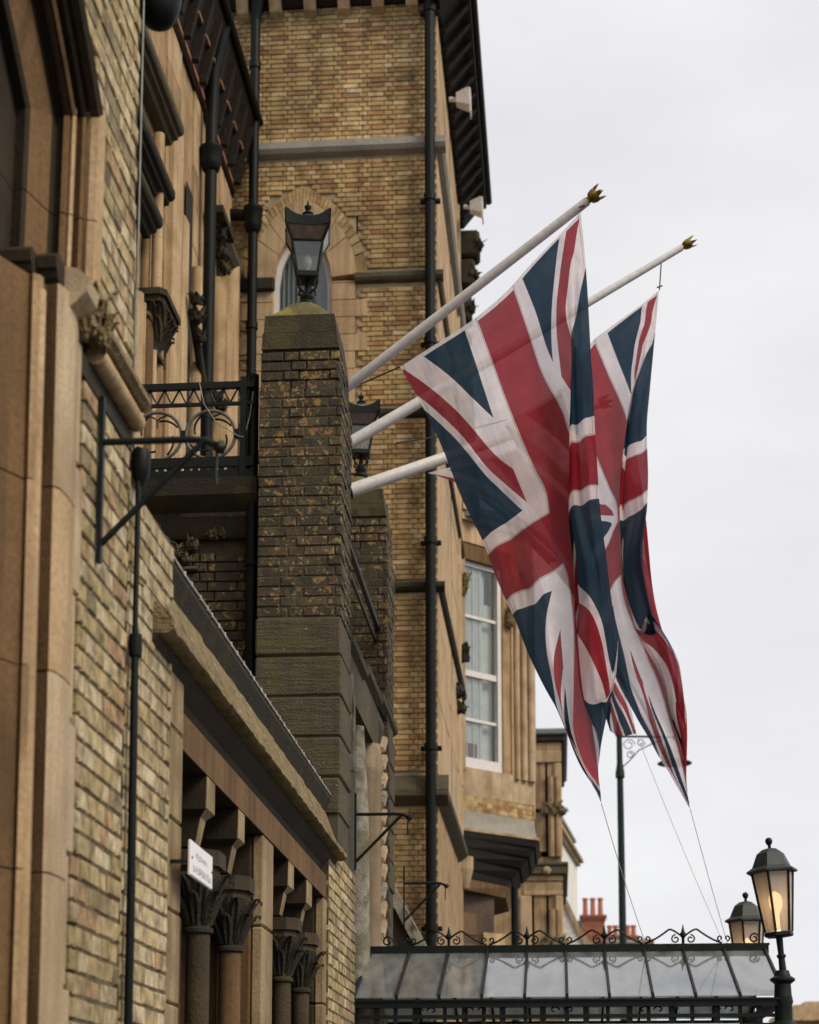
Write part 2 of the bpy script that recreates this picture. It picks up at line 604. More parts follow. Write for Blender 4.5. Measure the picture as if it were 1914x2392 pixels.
class Brickwork:
    """bricks of one building: laid in Flemish bond on several faces, the largest-looking 300 as objects, the rest as one part"""
    def __init__(s, parent, mats, pre):
        s.parent, s.mats, s.pre = parent, mats, pre
        s.items = []
        s.extra = []

    def lay(s, face, u0, u1, z0, z1, w, hole=None, course=.075, gap=.010, weights=None, jit=.003, off=0.0, headp=None):
        """face 'x': plane x=w facing +X, u=y.  face 'y': plane y=w facing -Y, u=x."""
        k = 0
        z = z0
        n = len(s.mats)
        while z < z1 - course * .5:
            u = u0 - (0.0 if k % 2 == 0 else .169) - off
            head = (k % 2 == 1)
            while u < u1:
                if headp is not None:
                    head = random.random() < headp
                L_ = .1025 if head else .215
                a, b = max(u, u0), min(u + L_, u1)
                if b - a > .03:
                    cu, cz = (a + b) / 2, z + course / 2
                    if hole is None or not hole(cu, cz):
                        full = abs(b - a - L_) < 1e-6
                        ci = random.choices(range(n), weights)[0] if weights else random.randrange(n)
                        s.items.append((face, cu, cz, w, b - a, course - gap, ci, full, head, random.uniform(-jit, jit)))
                u += L_ + max(gap, .012)
                head = not head
            z += course
            k += 1

    def place(s, it):
        face, u, z, w, l, h, ci, full, head, jw = it
        if face == 'x':
            return Vector((w + jw, u, z)), Vector((1, 0, 0))
        return Vector((u, w - jw, z)), Vector((0, -1, 0))

    def finish(s, limit=300, visible=None):
        scored = []
        for it in s.items:
            p, nrm = s.place(it)
            d = p - CAMP
            r = d.length
            sc = it[4] * it[5] * max(0.0, -d.dot(nrm) / r) / (r * r)
            # image position (only to choose which bricks get an object of their own)
            x = cam_px(p)
            inside = 0 <= x[0] <= 1914 and 0 <= x[1] <= 2392
            if visible and not visible(it, x):
                inside = False
            scored.append((sc if inside and it[7] else 0.0, it))
        scored.sort(key=lambda q: -q[0])
        rest = MB()
        cnt = 0
        for sc, it in scored:
            p, nrm = s.place(it)
            face, u, z, w, l, h, ci, full, head, jw = it
            if cnt < limit and sc > 0:
                vv = random.randrange(3)
                me = brick_mesh(l, h, .009, (s.pre, head, ci, vv), s.mats[ci])
                o = putobj('brick', me, s.parent, at=p)
                # brick mesh faces +Y; turn it to face outwards
                o.rotation_euler = (random.uniform(-.012, .012), random.uniform(-.012, .012), R(-90) if face == 'x' else R(180))
                cnt += 1
            else:
                rest.mi = ci
                c = .006
                hw, hh = l / 2, h / 2
                def P(a, b, o):
                    return (p.x + (o if face == 'x' else a), p.y + (a if face == 'x' else -o), p.z + b)
                i = len(rest.v)
                rest.v += [P(-hw + c, -hh + c, .012), P(hw - c, -hh + c, .012), P(hw - c, hh - c, .012), P(-hw + c, hh - c, .012), P(-hw, -hh, .006), P(hw, -hh, .006), P(hw, hh, .006), P(-hw, hh, .006), P(-hw, -hh, -.02), P(hw, -hh, -.02), P(hw, hh, -.02), P(-hw, hh, -.02)]
                rest.f.append((i, i + 1, i + 2, i + 3))
                rest.m.append(ci)
                for k in range(4):
                    q = (k + 1) % 4
                    rest.f += [(i + 4 + k, i + 4 + q, i + q, i + k), (i + 8 + k, i + 8 + q, i + 4 + q, i + 4 + k)]
                    rest.m += [ci, ci]
        for pts, ci in s.extra:
            rest.mi = ci
            rest.hexa(pts)
        if rest.v:
            o = rest.build('brickwork', s.mats, s.parent)
            o['kind'] = 'stuff'

_q = cam.rotation_euler.to_matrix()
_rt, _up, _fw = _q.col[0], _q.col[1], -_q.col[2]
def cam_px(p):
    d = Vector(p) - CAMP
    z = d.dot(_fw)
    if z < .1:
        return (-1, -1)
    return (957 + 4230 * d.dot(_rt) / z, 2070 - 4230 * d.dot(_up) / z)

# ================================================================== SETTING
def struct(name, mb, m, smooth=None):
    o = mb.build(name, m, None, smooth)
    o['kind'] = 'structure'
    return o

ASPHALT = masonry('asphalt', (.05, .05, .052), (.03, .03, .032), amount=.5, scale=2, fine=40)
FLAGS = masonry('paving_stone', (.13, .12, .105), (.08, .075, .065), amount=.5, scale=2, fine=30)
KERB = masonry('kerb_stone', (.24, .23, .22), (.14, .14, .13), amount=.5, scale=3, fine=40)
b = MB(); b.poly([(-400, -300, -.13), (400, -300, -.13), (400, 900, -.13), (-400, 900, -.13)])
struct('ground', b, ASPHALT)
b = MB(); b.poly([(2.5, -60, -.12), (13, -60, -.12), (13, 300, -.12), (2.5, 300, -.12)])
struct('road', b, ASPHALT)
b = MB(); b.poly([(-1.5, -60, 0), (2.3, -60, 0), (2.3, 300, 0), (-1.5, 300, 0)])
struct('pavement', b, FLAGS)
b = MB(); b.box(2.303, 2.5, -60, 300, -.13, .004, c=.02)
struct('kerb', b, KERB)

# ================================================================== NEAR CORNER BLOCK
CB = thing('hotel_corner_block', 'yellow brick corner of the hotel nearest the camera, with moulded stone arch and string course', 'building', (-1.53, 5.0, 0))
one('wall', MORTAR, CB, (-4.2, -1.5315, 5.62, 6.18, 0, 9.0), (-4.2, -1.56, 5.40, 5.62, 0, 4.2), (-4.2, -2.3, 2.0, 5.4, 0, 9.0))
# moulded arch over the upper window: jamb and curve swept with one profile
prof_up = [(-1.535, -.03), (-1.53, 0), (-1.512, .012), (-1.506, .032), (-1.518, .056), (-1.542, .062), (-1.545, .048), (-1.558, .05), (-1.556, .072), (-1.566, .078), (-1.588, .064), (-1.592, .085), (-1.583, .097), (-1.592, .108), (-1.602, .100), (-1.606, .115), (-1.62, .118), (-1.627, .098), (-1.648, .098), (-1.656, .13), (-1.662, .15), (-1.69, .26), (-1.70, .28), (-1.735, .268), (-1.742, .40), (-1.78, .62)]
jx = 5.655
path = [((jx - .03, 4.30), (-1, 0)), ((jx, 5.05), (-1, 0))]
arc = [(jx, 5.06), (5.60, 5.115), (5.50, 5.205), (5.36, 5.315), (5.15, 5.46), (4.9, 5.60), (4.6, 5.73), (4.2, 5.84), (3.8, 5.88)]
for k, p in enumerate(arc):
    a = arc[max(k - 1, 0)]
    c = arc[min(k + 1, len(arc) - 1)]
    t = Vector((c[0] - a[0], c[1] - a[1])).normalized()
    nn = Vector((t.y, -t.x))
    if nn.y > 0:
        nn = -nn
    path.append((p, (nn.x, nn.y)))
for nm, m_, i0, i1 in (('wall_roll', STONE_P, 0, 7), ('jamb_hollow', STONE_B, 6, 12), ('jamb_bead', STONE_P, 11, 15), ('jamb_splay', STONE_B, 14, 18), ('jamb_recess', STONE_K, 17, 20), ('inner_jamb', STONE_B, 19, 22), ('inner_reveal', STONE_K, 21, 27)):  # hollows and recesses get darker stone: part stain, part painted shade
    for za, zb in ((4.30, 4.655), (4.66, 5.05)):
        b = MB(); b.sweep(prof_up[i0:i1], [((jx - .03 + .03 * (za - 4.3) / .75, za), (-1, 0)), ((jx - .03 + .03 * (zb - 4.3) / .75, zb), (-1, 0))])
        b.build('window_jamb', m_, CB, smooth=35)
for m_, i0, i1 in ((STONE_B, 0, 3), (STONE_K, 2, 12), (STONE_B, 11, 15), (STONE_K, 14, 20), (STONE_B, 19, 22), (STONE_K, 21, 27)):  # dark bands paint the shade of the arch soffit, with a little soot
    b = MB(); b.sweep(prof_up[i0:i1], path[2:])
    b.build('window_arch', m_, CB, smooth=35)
# pale roll standing on the capital
b = MB(); b.tube([(-1.538, 5.612, 4.33), (-1.538, 5.63, 5.075)], .036, 14)
b.build('roll_moulding', STONE_P, CB, smooth=50)
# lower doorway jamb
prof_lo = [(-1.545, -.012), (-1.528, 0), (-1.518, .03), (-1.514, .12), (-1.52, .2), (-1.535, .226), (-1.572, .215), (-1.588, .238), (-1.574, .252), (-1.568, .268), (-1.574, .288), (-1.592, .302), (-1.606, .292), (-1.612, .305), (-1.65, .39), (-1.70, .50), (-1.72, .9), (-1.76, 1.6)]
for ms_, i0, i1 in (((STONE_W, STONE_P, STONE_W), 0, 6), ((STONE_B, STONE_B, STONE_B), 5, 8), ((STONE, STONE_P, STONE), 7, 12), ((STONE_B, STONE_B, STONE_B), 11, 18)):  # pale band and roll against brown hollow: shade partly painted by material
    for k, (za, zb) in enumerate(((0, 1.2), (1.205, 1.78), (1.785, 2.40), (2.405, 3.02), (3.025, 3.60), (3.605, 4.26))):
        dj = random.uniform(-.003, .003)
        b = MB(); b.sweep(prof_lo[i0:i1], [((5.475 + dj - .02 * max(0, za - 2.8) / 1.46, za), (-1, 0)), ((5.475 + dj - .02 * max(0, zb - 2.8) / 1.46, zb), (-1, 0))])
        b.build('door_jamb', ms_[k % 3], CB, smooth=30)
b = MB(); b.tube([(-1.585, 5.21, 0), (-1.585, 5.21, 2.2), (-1.585, 5.195, 4.22)], .024, 14)
b.build('jamb_shaft', STONE_P, CB, smooth=50)
# toothed quoins beside the door jamb
for k in range(9):
    z0 = .4 + k * .42
    dy = .05 if k % 2 else .0
    if z0 < 3.9:
        one('quoin', STONE_W, CB, (-1.57, -1.5215, 5.44, 5.485 + dy, z0, z0 + .41), c=.006)
# impost string with its carved stop
def impost(x0, x1, yf):
    b = MB()
    b.prism([(5.40, 4.262), (yf + .03, 4.262), (yf + .012, 4.28), (yf + .006, 4.30), (yf - .004, 4.305), (yf - .010, 4.34), (yf + .005, 4.355), (5.40, 4.36)], 0, x0, x1)
    b.build('impost_string', STONE_K, CB, smooth=25)
impost(-1.598, -1.535, 5.215)
impost(-2.3, -1.602, 5.165)
b = MB()
b.prism([(-1.56, 4.20), (-1.50, 4.23), (-1.462, 4.27), (-1.455, 4.31), (-1.49, 4.345), (-1.56, 4.36)], 1, 5.302, 5.43)
b.build('impost_end', STONE_W, CB, smooth=25)
b = MB()
b.lump((-1.50, 5.49, 4.29), .075, 3, .55, 14, 16, (.8, 1.1, 1.15))
b.lump((-1.49, 5.57, 4.24), .058, 8, .5, 14, 14, (.9, 1.2, .9))
b.lump((-1.505, 5.45, 4.22), .052, 11, .5, 14, 14, (.8, 1, 1.1))
b.build('carved_stop', STONE_M, CB, smooth=60)
b = MB()
b.prism([(-1.55, 4.235), (-1.475, 4.235), (-1.455, 4.255), (-1.46, 4.285), (-1.50, 4.315), (-1.55, 4.33)], 1, 5.60, 6.19)
b.build('string_course', STONE_M, CB, smooth=25)
b = MB(); b.tube([(-1.508, 5.60, 4.193), (-1.508, 6.185, 4.193)], .034, 14)
b.build('string_roll', STONE_P, CB, smooth=50)
one('string_shade', STONE_D, CB, (-1.56, -1.524, 5.45, 6.187, 4.085, 4.158))  # dark strip painted in for the shade under the string roll
bk = Brickwork(CB, B_NEAR, 'near')
def hole_up(u, z):
    if z < 4.36:
        return True
    if z < 5.06:
        return u < jx + .05
    for k in range(len(arc) - 1):
        (ya, za), (yb, zb) = arc[k], arc[k + 1]
        if yb <= u <= ya:
            return z < za + (zb - za) * (ya - u) / (ya - yb) + .05
    return u < jx - .2 and z < 5.9
bk.lay('x', 3.6, 6.18, 4.365, 8.9, -1.536, hole_up, headp=.45)
bk.lay('x', 5.545, 6.18, 1.085, 4.085, -1.536, lambda u, z: False, headp=.72)
bk.finish(300)
b = MB(); b.box(-4.2, -1.535, 6.181, 6.2, 4.02, 9.0)
b.build('end_wall', MORTAR, CB)
# rainwater hopper high on the corner, and the thin cable below it
b = MB(); b.lathe([(.02, 0), (.055, .02), (.078, .06), (.088, .12), (.088, .30), (.098, .32), (.098, .35)], (-1.50, 6.36, 5.865), 18)
b.build('rainwater_hopper', PIPE, CB, smooth=40)
b = MB(); b.tube([(-1.519, 6.19, 4.2), (-1.518, 6.192, 5.0), (-1.517, 6.19, 6.5)], .0035, 6)
b.build('cable', CABLE, CB)

# ================================================================== LOW WING
WG = thing('hotel_low_wing', 'single storey brick and stone wing with mossy stone ledge over a row of shafted windows', 'building', (-1.53, 9.5, 0))
one('wall', MORTAR, WG, (-2.0, -1.5315, 6.2, 6.944, 0, 3.98), (-2.0, -1.5255, 11.90, 13.45, 0, 3.58), (-4.2, -1.70, 6.2, 12.4, 3.98, 4.0))
bk = Brickwork(WG, B_NEAR, 'wing')
ww = [3, 3, 2, 4, 2, 1, 3, .6, .6, 3]
bk.lay('x', 6.20, 6.93, 1.2, 3.94, -1.536, None, weights=ww, headp=.8)
bk.lay('x', 11.90, 13.45, .6, 3.58, -1.530, None, weights=[1, 1, 2, 1, 2, 3, 1, .6, 3, .5])
bk.finish(300)
def ledge(name, pts, y0, y1, m, smooth=20):
    b = MB(); b.prism(pts, 1, y0, y1)
    return b.build(name, m, WG, smooth)
# top kerb of the ledge with its bright lead edge
ledge('parapet_coping', [(-1.9, 3.90), (-1.625, 3.90), (-1.585, 3.985), (-1.585, 4.015), (-1.64, 4.05), (-1.9, 4.06)], 6.2, 12.43, STONE_D)
b = MB()
random.seed(5)
b.tube([(-1.581, 6.2 + k * .2, 4.018 + random.uniform(-.002, .002)) for k in range(32)], .0065, 6)
for k in range(34):
    y = 6.5 + k * .17 + random.uniform(-.05, .05)
    b.box(-1.586, -1.575, y, y + .012, 4.008, 4.028)
b.build('lead_edge', paint('bright_lead', (.52, .52, .48), .4, vary=.3), WG)
def rough_face(name, m, y0, y1, ring, seg=.055, amp=.010):
    """a weathered stone moulding: ring of (x, z) points carried along y with broken arrises"""
    b = MB()
    n = len(ring)
    k = 0
    y = y0
    rows = []
    while y < y1 + 1e-6:
        rows.append(y)
        y += seg
    rows[-1] = y1
    for y in rows:
        for (x, z) in ring:
            q = noise.noise(Vector((x * 9, y * 9, z * 9))) * amp
            q2 = noise.noise(Vector((x * 9 + 7, y * 11, z * 9))) * amp
            b.v.append((x + q, y, z + q2))
    for r_ in range(len(rows) - 1):
        for j in range(n):
            a, c = r_ * n + j, r_ * n + (j + 1) % n
            b.f.append((a, c, c + n, a + n)); b.m.append(0)
    b.f.append(tuple(range(n))); b.m.append(0)
    b.f.append(tuple((len(rows) - 1) * n + j for j in range(n - 1, -1, -1))); b.m.append(0)
    return b.build(name, m, WG, smooth=40)
def joints(y0, y1, step, fn):
    y = y0
    while y < y1 - .05:
        e = min(y + step * random.uniform(.85, 1.15), y1)
        fn(y, e - .008)
        y = e
ring_up = [(-1.70, 3.90), (-1.625, 3.90), (-1.60, 3.87), (-1.525, 3.655), (-1.70, 3.655)]
ring_lo = [(-1.70, 3.648), (-1.515, 3.648), (-1.478, 3.60), (-1.452, 3.575), (-1.448, 3.545), (-1.47, 3.53), (-1.70, 3.525)]
joints(6.2, 12.36, 1.05, lambda a, c: rough_face('weathering_stone', STONE_M, a, c, ring_up))
joints(6.60, 12.30, 1.2, lambda a, c: rough_face('nosing_stone', STONE_M, a, c, ring_lo))
ledge('soffit_mould', [(-1.72, 3.37), (-1.585, 3.37), (-1.565, 3.44), (-1.52, 3.49), (-1.505, 3.52), (-1.72, 3.52)], 6.57, 12.2, STONE_K)  # near-black colour paints the shadow under the ledge
# stone window band
one('frieze', STONE_K, WG, (-2.0, -1.545, 7.0, 11.86, 3.21, 3.37))
one('frieze_stone', STONE_B, WG, (-1.80, -1.5385, 6.95, 8.4, 3.212, 3.366), (-1.80, -1.5385, 8.406, 9.9, 3.212, 3.366), (-1.80, -1.5385, 9.906, 11.86, 3.212, 3.366))
for k in range(9):
    z0 = .3 + k * .37
    one('jamb_stone', STONE_S, WG, (-1.80, -1.533, 6.945 + (.05 if k % 2 else 0), 7.213, z0, z0 + .364), c=.008)
for za, zb in ((0, 2.1), (2.106, 2.72), (2.726, 3.207)):
    one('pier_stone', STONE_S, WG, (-1.60, -1.537, 9.306, 9.632, za, zb), c=.01)
    one('pier_return', STONE_B if zb < 3 else STONE_K, WG, (-1.90, -1.602, 9.30, 9.62, za, zb), c=.01)  # darker stone paints the shaded side of the pier
for za, zb in ((0, 1.6), (1.606, 2.5), (2.506, 3.208)):
    one('jamb_stone', STONE_S, WG, (-1.60, -1.537, 11.766, 11.90, za, zb), c=.01)
    one('jamb_return', STONE_K, WG, (-1.90, -1.602, 11.76, 11.89, za, zb), c=.01)  # shade of the window recess painted by the dark stone
one('window_lining', DARKROOM, WG, (-2.6, -2.45, 7.0, 11.9, 0, 3.2), (-2.45, -1.81, 7.0, 11.9, 3.21, 3.3))
lights = [(7.215, 7.758), (7.952, 8.551), (8.734, 9.30), (9.633, 10.186), (10.408, 10.937), (11.192, 11.76)]
for k, (a, c) in enumerate(lights):
    f = one('window', BROWNWOOD, WG, (-1.86, -1.81, a, a + .04, .9, 3.2), (-1.86, -1.81, c - .04, c, .9, 3.2), (-1.86, -1.81, a + .04, c - .04, 3.15, 3.2), (-1.86, -1.81, a + .04, c - .04, 2.55, 2.6))
    b = MB(); b.box(-1.84, -1.834, a + .04, c - .04, .9, 2.55); b.box(-1.84, -1.834, a + .04, c - .04, 2.6, 3.15)
    b.build('pane', G_WIN, f)
    if k == 0:
        one('frame_edge', SASH, f, (-1.80, -1.755, 7.60, 7.66, .9, 2.53))
def mullion(y0, y1, bow):
    """square mullion standing on an abacus, carved capital and round shaft"""
    cy = (y0 + y1) / 2
    b = MB()
    h = (y1 - y0) / 2
    # chamfered post that narrows above the capital
    for (za, ha, xa), (zb, hb, xb) in (((2.90, .052, -1.600), (3.03, .060, -1.575)), ((3.03, .060, -1.575), (3.06, h, -1.545)), ((3.06, h, -1.545), (3.208, h, -1.541))):
        b.hexa([(-1.80, cy - ha, za), (xa, cy - ha, za), (xa, cy + ha, za), (-1.80, cy + ha, za), (-1.80, cy - hb, zb), (xb, cy - hb, zb), (xb, cy + hb, zb), (-1.80, cy + hb, zb)])
    p = b.build('mullion', STONE_K, WG)  # sides painted dark for recess shade; the pale front face is separate
    b = MB()
    b.hexa([(-1.60, cy - .048, 2.905), (-1.597, cy - .048, 2.905), (-1.597, cy + .048, 2.905), (-1.60, cy + .048, 2.905), (-1.575, cy - .056, 3.03), (-1.572, cy - .056, 3.03), (-1.572, cy + .056, 3.03), (-1.575, cy + .056, 3.03)])
    b.box(-1.545, -1.5395, cy - h + .006, cy + h - .004, 3.064, 3.206)
    b.hexa([(-1.575, cy - .056, 3.032), (-1.572, cy - .056, 3.032), (-1.572, cy + .056, 3.032), (-1.575, cy + .056, 3.032), (-1.545, cy - h + .006, 3.062), (-1.541, cy - h + .006, 3.062), (-1.541, cy + h - .004, 3.062), (-1.545, cy + h - .004, 3.062)])
    b.build('mullion_face', STONE_S, WG)
    b = MB()
    b.prism([(-1.70, cy - .075), (-1.555, cy - .075), (-1.495, cy - .02), (-1.495, cy + .15), (-1.70, cy + .15)], 2, 2.815, 2.885)
    b.prism([(-1.69, cy - .06), (-1.565, cy - .06), (-1.515, cy - .01), (-1.515, cy + .13), (-1.69, cy + .13)], 2, 2.775, 2.813)
    b.build('abacus', STONE_F, WG)
    b = MB()
    ax, ay = -1.595, cy + .035
    b.lathe([(.056, 0), (.068, .008), (.068, .024), (.056, .034), (.056, .10), (.066, .17), (.088, .235), (.095, .262)], (ax, ay, 2.515), 20)
    for tier, (z0_, hh, rr, n_, off_) in enumerate(((2.555, .15, .056, 8, 0), (2.62, .16, .062, 8, .39))):
        for q in range(n_):
            an = q * 2 * math.pi / n_ + off_ + cy
            o_ = Vector((math.cos(an), math.sin(an), 0))
            b.leaf(Vector((ax, ay, z0_)) + o_ * rr, o_, (o_.x * .25, o_.y * .25, 1), hh, .062, .055 + .012 * math.sin(q * 2.7 + cy))
    b.build('carved_capital', STONE_D, WG, smooth=45)
    b = MB(); b.lathe([(.054, 0), (.054, 2.52)], (ax, ay, 0), 18)
    b.build('column_shaft', STONE_F if bow == 0 else STONE_B, WG, smooth=40)
mullion(7.758, 7.952, 0)
mullion(8.551, 8.734, 1)
mullion(10.186, 10.408, 0)
mullion(10.937, 11.192, 0)
# brown inner piers seen past the shafts
for q in ((-1.82, -1.66, 8.74, 9.299, 0, 2.1), (-1.82, -1.66, 8.74, 9.299, 2.106, 2.72), (-1.82, -1.66, 11.2, 11.759, 0, 2.3)):
    one('inner_pier', STONE_B, WG, q, c=.01)
# drain pipe down the wing
b = MB()
b.tube([(-1.497, 6.21, 0), (-1.497, 6.212, 2.4), (-1.499, 6.2, 3.40), (-1.50, 6.2, 3.45), (-1.50, 6.2, 4.0)], [.017, .016, .014, .010, .010], 12)
for z in (1.9, 3.32):
    b.lathe([(.015, 0), (.023, .006), (.025, .03), (.023, .085), (.015, .09)], (-1.498, 6.205, z), 12)
b.lathe([(.010, 0), (.02, .02), (.035, .05), (.038, .12), (.03, .14)], (-1.495, 6.21, 3.96), 12)
b.build('drainpipe', PIPE, WG, smooth=40)

# ================================================================== PORCH
PO = thing('hotel_porch', 'soot blackened brick porch with two tall piers above the entrance arch', 'building', (-1.83, 14.5, 0))
PX0, PX1 = -2.135, -1.53
CAPS = masonry('mossy_soot_stone', (.060, .052, .034), (.03, .027, .02), amount=.7, scale=7, fine=60, bump=.7, streak=.4, moss=(.10, .09, .035), moss_amt=.6)
def pier(y0, y1, individual):
    one('pier_core', MORTAR_D, PO, (PX0 + .008, PX1 - .008, y0 + .007, y1 - .008, 0, 7.045))
    zs = [3.9, 4.168, 4.463, 4.759, 5.058, 5.342]
    for a, c in zip(zs, zs[1:]):
        o_ = random.uniform(-.004, .004)
        one('stone_block', STONE_G, PO, (PX0 - .008, PX1 + .008 + o_, y0 - .008 + o_, y1 + .008, a, c - .012), c=.012)
    # cap: two oversailing courses and a mossy domed top
    for za, zb, dl, dr in ((7.375, 7.50, .010, .032), (7.505, 7.64, .024, .052)):
        b = MB()
        b.hexa([(PX0 + dl, y0 + dl * .5, za), (PX1 - dr + .012, y0 + dl * .5, za), (PX1 - dr + .012, y1 - dl, za), (PX0 + dl, y1 - dl, za), (PX0 + dl + .008, y0 + dl * .6, zb), (PX1 - dr - .006, y0 + dl * .6, zb), (PX1 - dr - .006, y1 - dl, zb), (PX0 + dl + .008, y1 - dl, zb)])
        b.build('cap_course', CAPS, PO)
    one('pier_core', MORTAR_D, PO, (PX0 + .03, PX1 - .036, y0 + .03, y1 - .03, 7.05, 7.38))
    b = MB()
    n = 8
    for i in range(n + 1):
        for j in range(n + 1):
            u, v = i / n * 2 - 1, j / n * 2 - 1
            b.v.append((-1.848 + u * .250, (y0 + y1) / 2 + v * .296, 7.64 + .225 * max(0, (1 - u * u) * (1 - v * v)) ** .8 + .008 * noise.noise(Vector((u * 4, v * 4, y0)))))
    for i in range(n):
        for j in range(n):
            a = i * (n + 1) + j
            b.f.append((a, a + n + 1, a + n + 2, a + 1)); b.m.append(0)
    b.build('pier_cap', masonry('yellow_moss_stone', (.13, .115, .05), (.06, .05, .03), amount=.6, scale=9, fine=60, bump=.8, moss=(.30, .26, .06), moss_amt=.85), PO, smooth=60)
pier(12.49, 13.13, True)
pier(16.10, 16.72, False)
bk = Brickwork(PO, B_PIER, 'pier')
bk.lay('y', PX0, PX1, 5.342, 7.05, 12.50, jit=.005)
bk.lay('y', PX0 + .008, PX1 - .018, 7.055, 7.37, 12.508, jit=.005)
bk.lay('x', 12.51, 13.11, 7.055, 7.37, PX1 - .026, jit=.005)
bk.lay('y', PX0 + .008, PX1 - .018, 7.055, 7.37, 16.118, jit=.005)
bk.lay('x', 16.12, 16.70, 7.055, 7.37, PX1 - .026, jit=.005)
bk.lay('x', 12.49, 13.13, 5.342, 7.05, PX1 - .008, jit=.005)
bk.lay('y', PX0, PX1, 5.342, 7.05, 16.11, jit=.005)
bk.lay('x', 16.10, 16.72, 5.6, 7.05, PX1 - .008, jit=.005)
bk.lay('y', -4.2, PX0 - .05, 3.9, 5.95, 12.76, jit=.004)
bk.finish(300)
one('front_wall', MORTAR_D, PO, (-4.25, PX0 + .02, 12.775, 13.0, 0, 6.2))
# cornice under the balcony, with carved corbels
b = MB()
b.prism([(12.80, 6.02), (12.72, 6.02), (12.68, 6.08), (12.66, 6.20), (12.60, 6.24), (12.55, 6.30), (12.53, 6.42), (12.80, 6.43)], 0, -4.2, PX0 - .02)
b.build('balcony_cornice', STONE_D, PO, smooth=25)
one('cornice_fillet', STONE_G, PO, (-2.75, -2.2, 12.66, 12.72, 6.165, 6.215), c=.01)
b = MB()
for k, (x, z, r) in enumerate([(-2.95, 6.06, .085), (-2.87, 5.99, .06), (-2.78, 5.92, .07), (-2.70, 5.86, .05), (-2.66, 5.98, .06), (-2.50, 6.05, .055), (-2.44, 6.06, .05), (-3.05, 6.12, .06)]):
    b.lump((x, 12.71, z), r, k * 2.3, .5, 12, 14)
b.build('carved_corbel', STONE_G, PO, smooth=60)
one('carved_sill', STONE_G, PO, (-2.84, -2.62, 12.70, 12.77, 5.78, 5.81), c=.008)
one('porch_roof', LEAD, PO, (-4.2, PX0 + .02, 12.8, 16.7, 6.2, 6.3))
# street side of the porch
one('side_wall', STONE_G, PO, (-2.0, -1.552, 13.14, 13.70, 0, 5.3), (-2.0, -1.552, 16.1, 16.9, 0, 5.4), (-2.0, -1.552, 13.70, 16.0, 4.98, 5.35), (-2.0, -1.62, 15.0, 16.0, 0, 4.98))
for k, (a, c) in enumerate([(13.135, 14.2), (14.206, 15.4), (15.406, 16.9)]):
    dz = .07 * k
    b = MB()
    b.prism([(-2.0, 5.30 + dz), (-1.56, 5.30 + dz), (-1.51, 5.335 + dz), (-1.50, 5.375 + dz), (-1.56, 5.43 + dz), (-1.75, 5.52 + dz), (-2.0, 5.52 + dz)], 1, a, c)
    b.build('coping_stone', STONE_G, PO, smooth=20)
# blind lancet slot
b = MB(); b.prism([(13.21, 4.45), (13.40, 4.45), (13.41, 4.82), (13.30, 5.06), (13.20, 4.82)], 0, -1.551, -1.547)
b.build('lancet_slot', DARKROOM, PO)
b = MB()
for ya, yb in ((13.165, 13.205), (13.405, 13.45)):
    b.box(-1.56, -1.528, ya, yb, 4.40, 4.85)
b.prism([(13.165, 4.85), (13.205, 4.85), (13.30, 5.05), (13.41, 4.85), (13.45, 4.85), (13.30, 5.13)], 0, -1.56, -1.528)
b.build('lancet_frame', STONE_L, PO)
# portal: whitened near shaft, dark opening, pale far shaft, chevron order
b = MB()
b.lathe([(.125, 0), (.12, 2.0), (.125, 3.0), (.11, 4.2), (.07, 4.9)], (-1.60, 14.10, 0), 18, mod=lambda an, z: 1 + .10 * noise.noise(Vector((math.cos(an) * 2, math.sin(an) * 2, z * 6))))
b.build('portal_shaft', STONE_L, PO, smooth=60)
one('portal_recess', DARKROOM, PO, (-2.4, -2.2, 13.7, 16.0, 0, 4.98))
b = MB()
b.lathe([(.115, 0), (.115, 4.7), (.13, 4.72), (.13, 4.8), (.10, 4.98)], (-1.605, 15.12, 0), 18)
b.build('portal_shaft', STONE_W, PO, smooth=40)
for k in range(24):
    z = 1.2 + k * .165
    b = MB()
    for (ya, yb, s_) in ((15.56, 15.82, 1), (15.82, 16.085, -1)):
        za, zb = (z, z + .15) if s_ > 0 else (z + .15, z)
        b.hexa([(-1.60, ya, za), (-1.50, ya, za + .02), (-1.50, yb, zb + .02), (-1.60, yb, zb), (-1.60, ya, za + .085), (-1.51, ya, za + .06), (-1.51, yb, zb + .06), (-1.60, yb, zb + .085)])
    b.build('chevron', STONE_W if k % 5 else STONE_L, PO)
one('chevron_bed', STONE_D, PO, (-1.66, -1.5495, 15.5, 16.09, 0, 5.28))
# iron side rails between the piers
b = MB()
b.tube([(-1.565, 13.13, 6.13), (-1.62, 16.1, 6.29)], .026, 8)
b.tube([(-1.56, 13.13, 5.91), (-1.64, 16.1, 6.17)], .016, 8)
b.build('side_rail', IRON, PO)
# pipe in the corner beside the near pier
b = MB()
b.tube([(-2.20, 12.62, 3.9), (-2.20, 12.62, 5.9), (-2.21, 12.66, 7.25)], .042, 12)
for z in (4.5, 5.76):
    b.lathe([(.042, 0), (.052, .006), (.052, .07), (.042, .076)], (-2.20, 12.62, z), 12)
b.build('drainpipe', PIPE, PO, smooth=40)

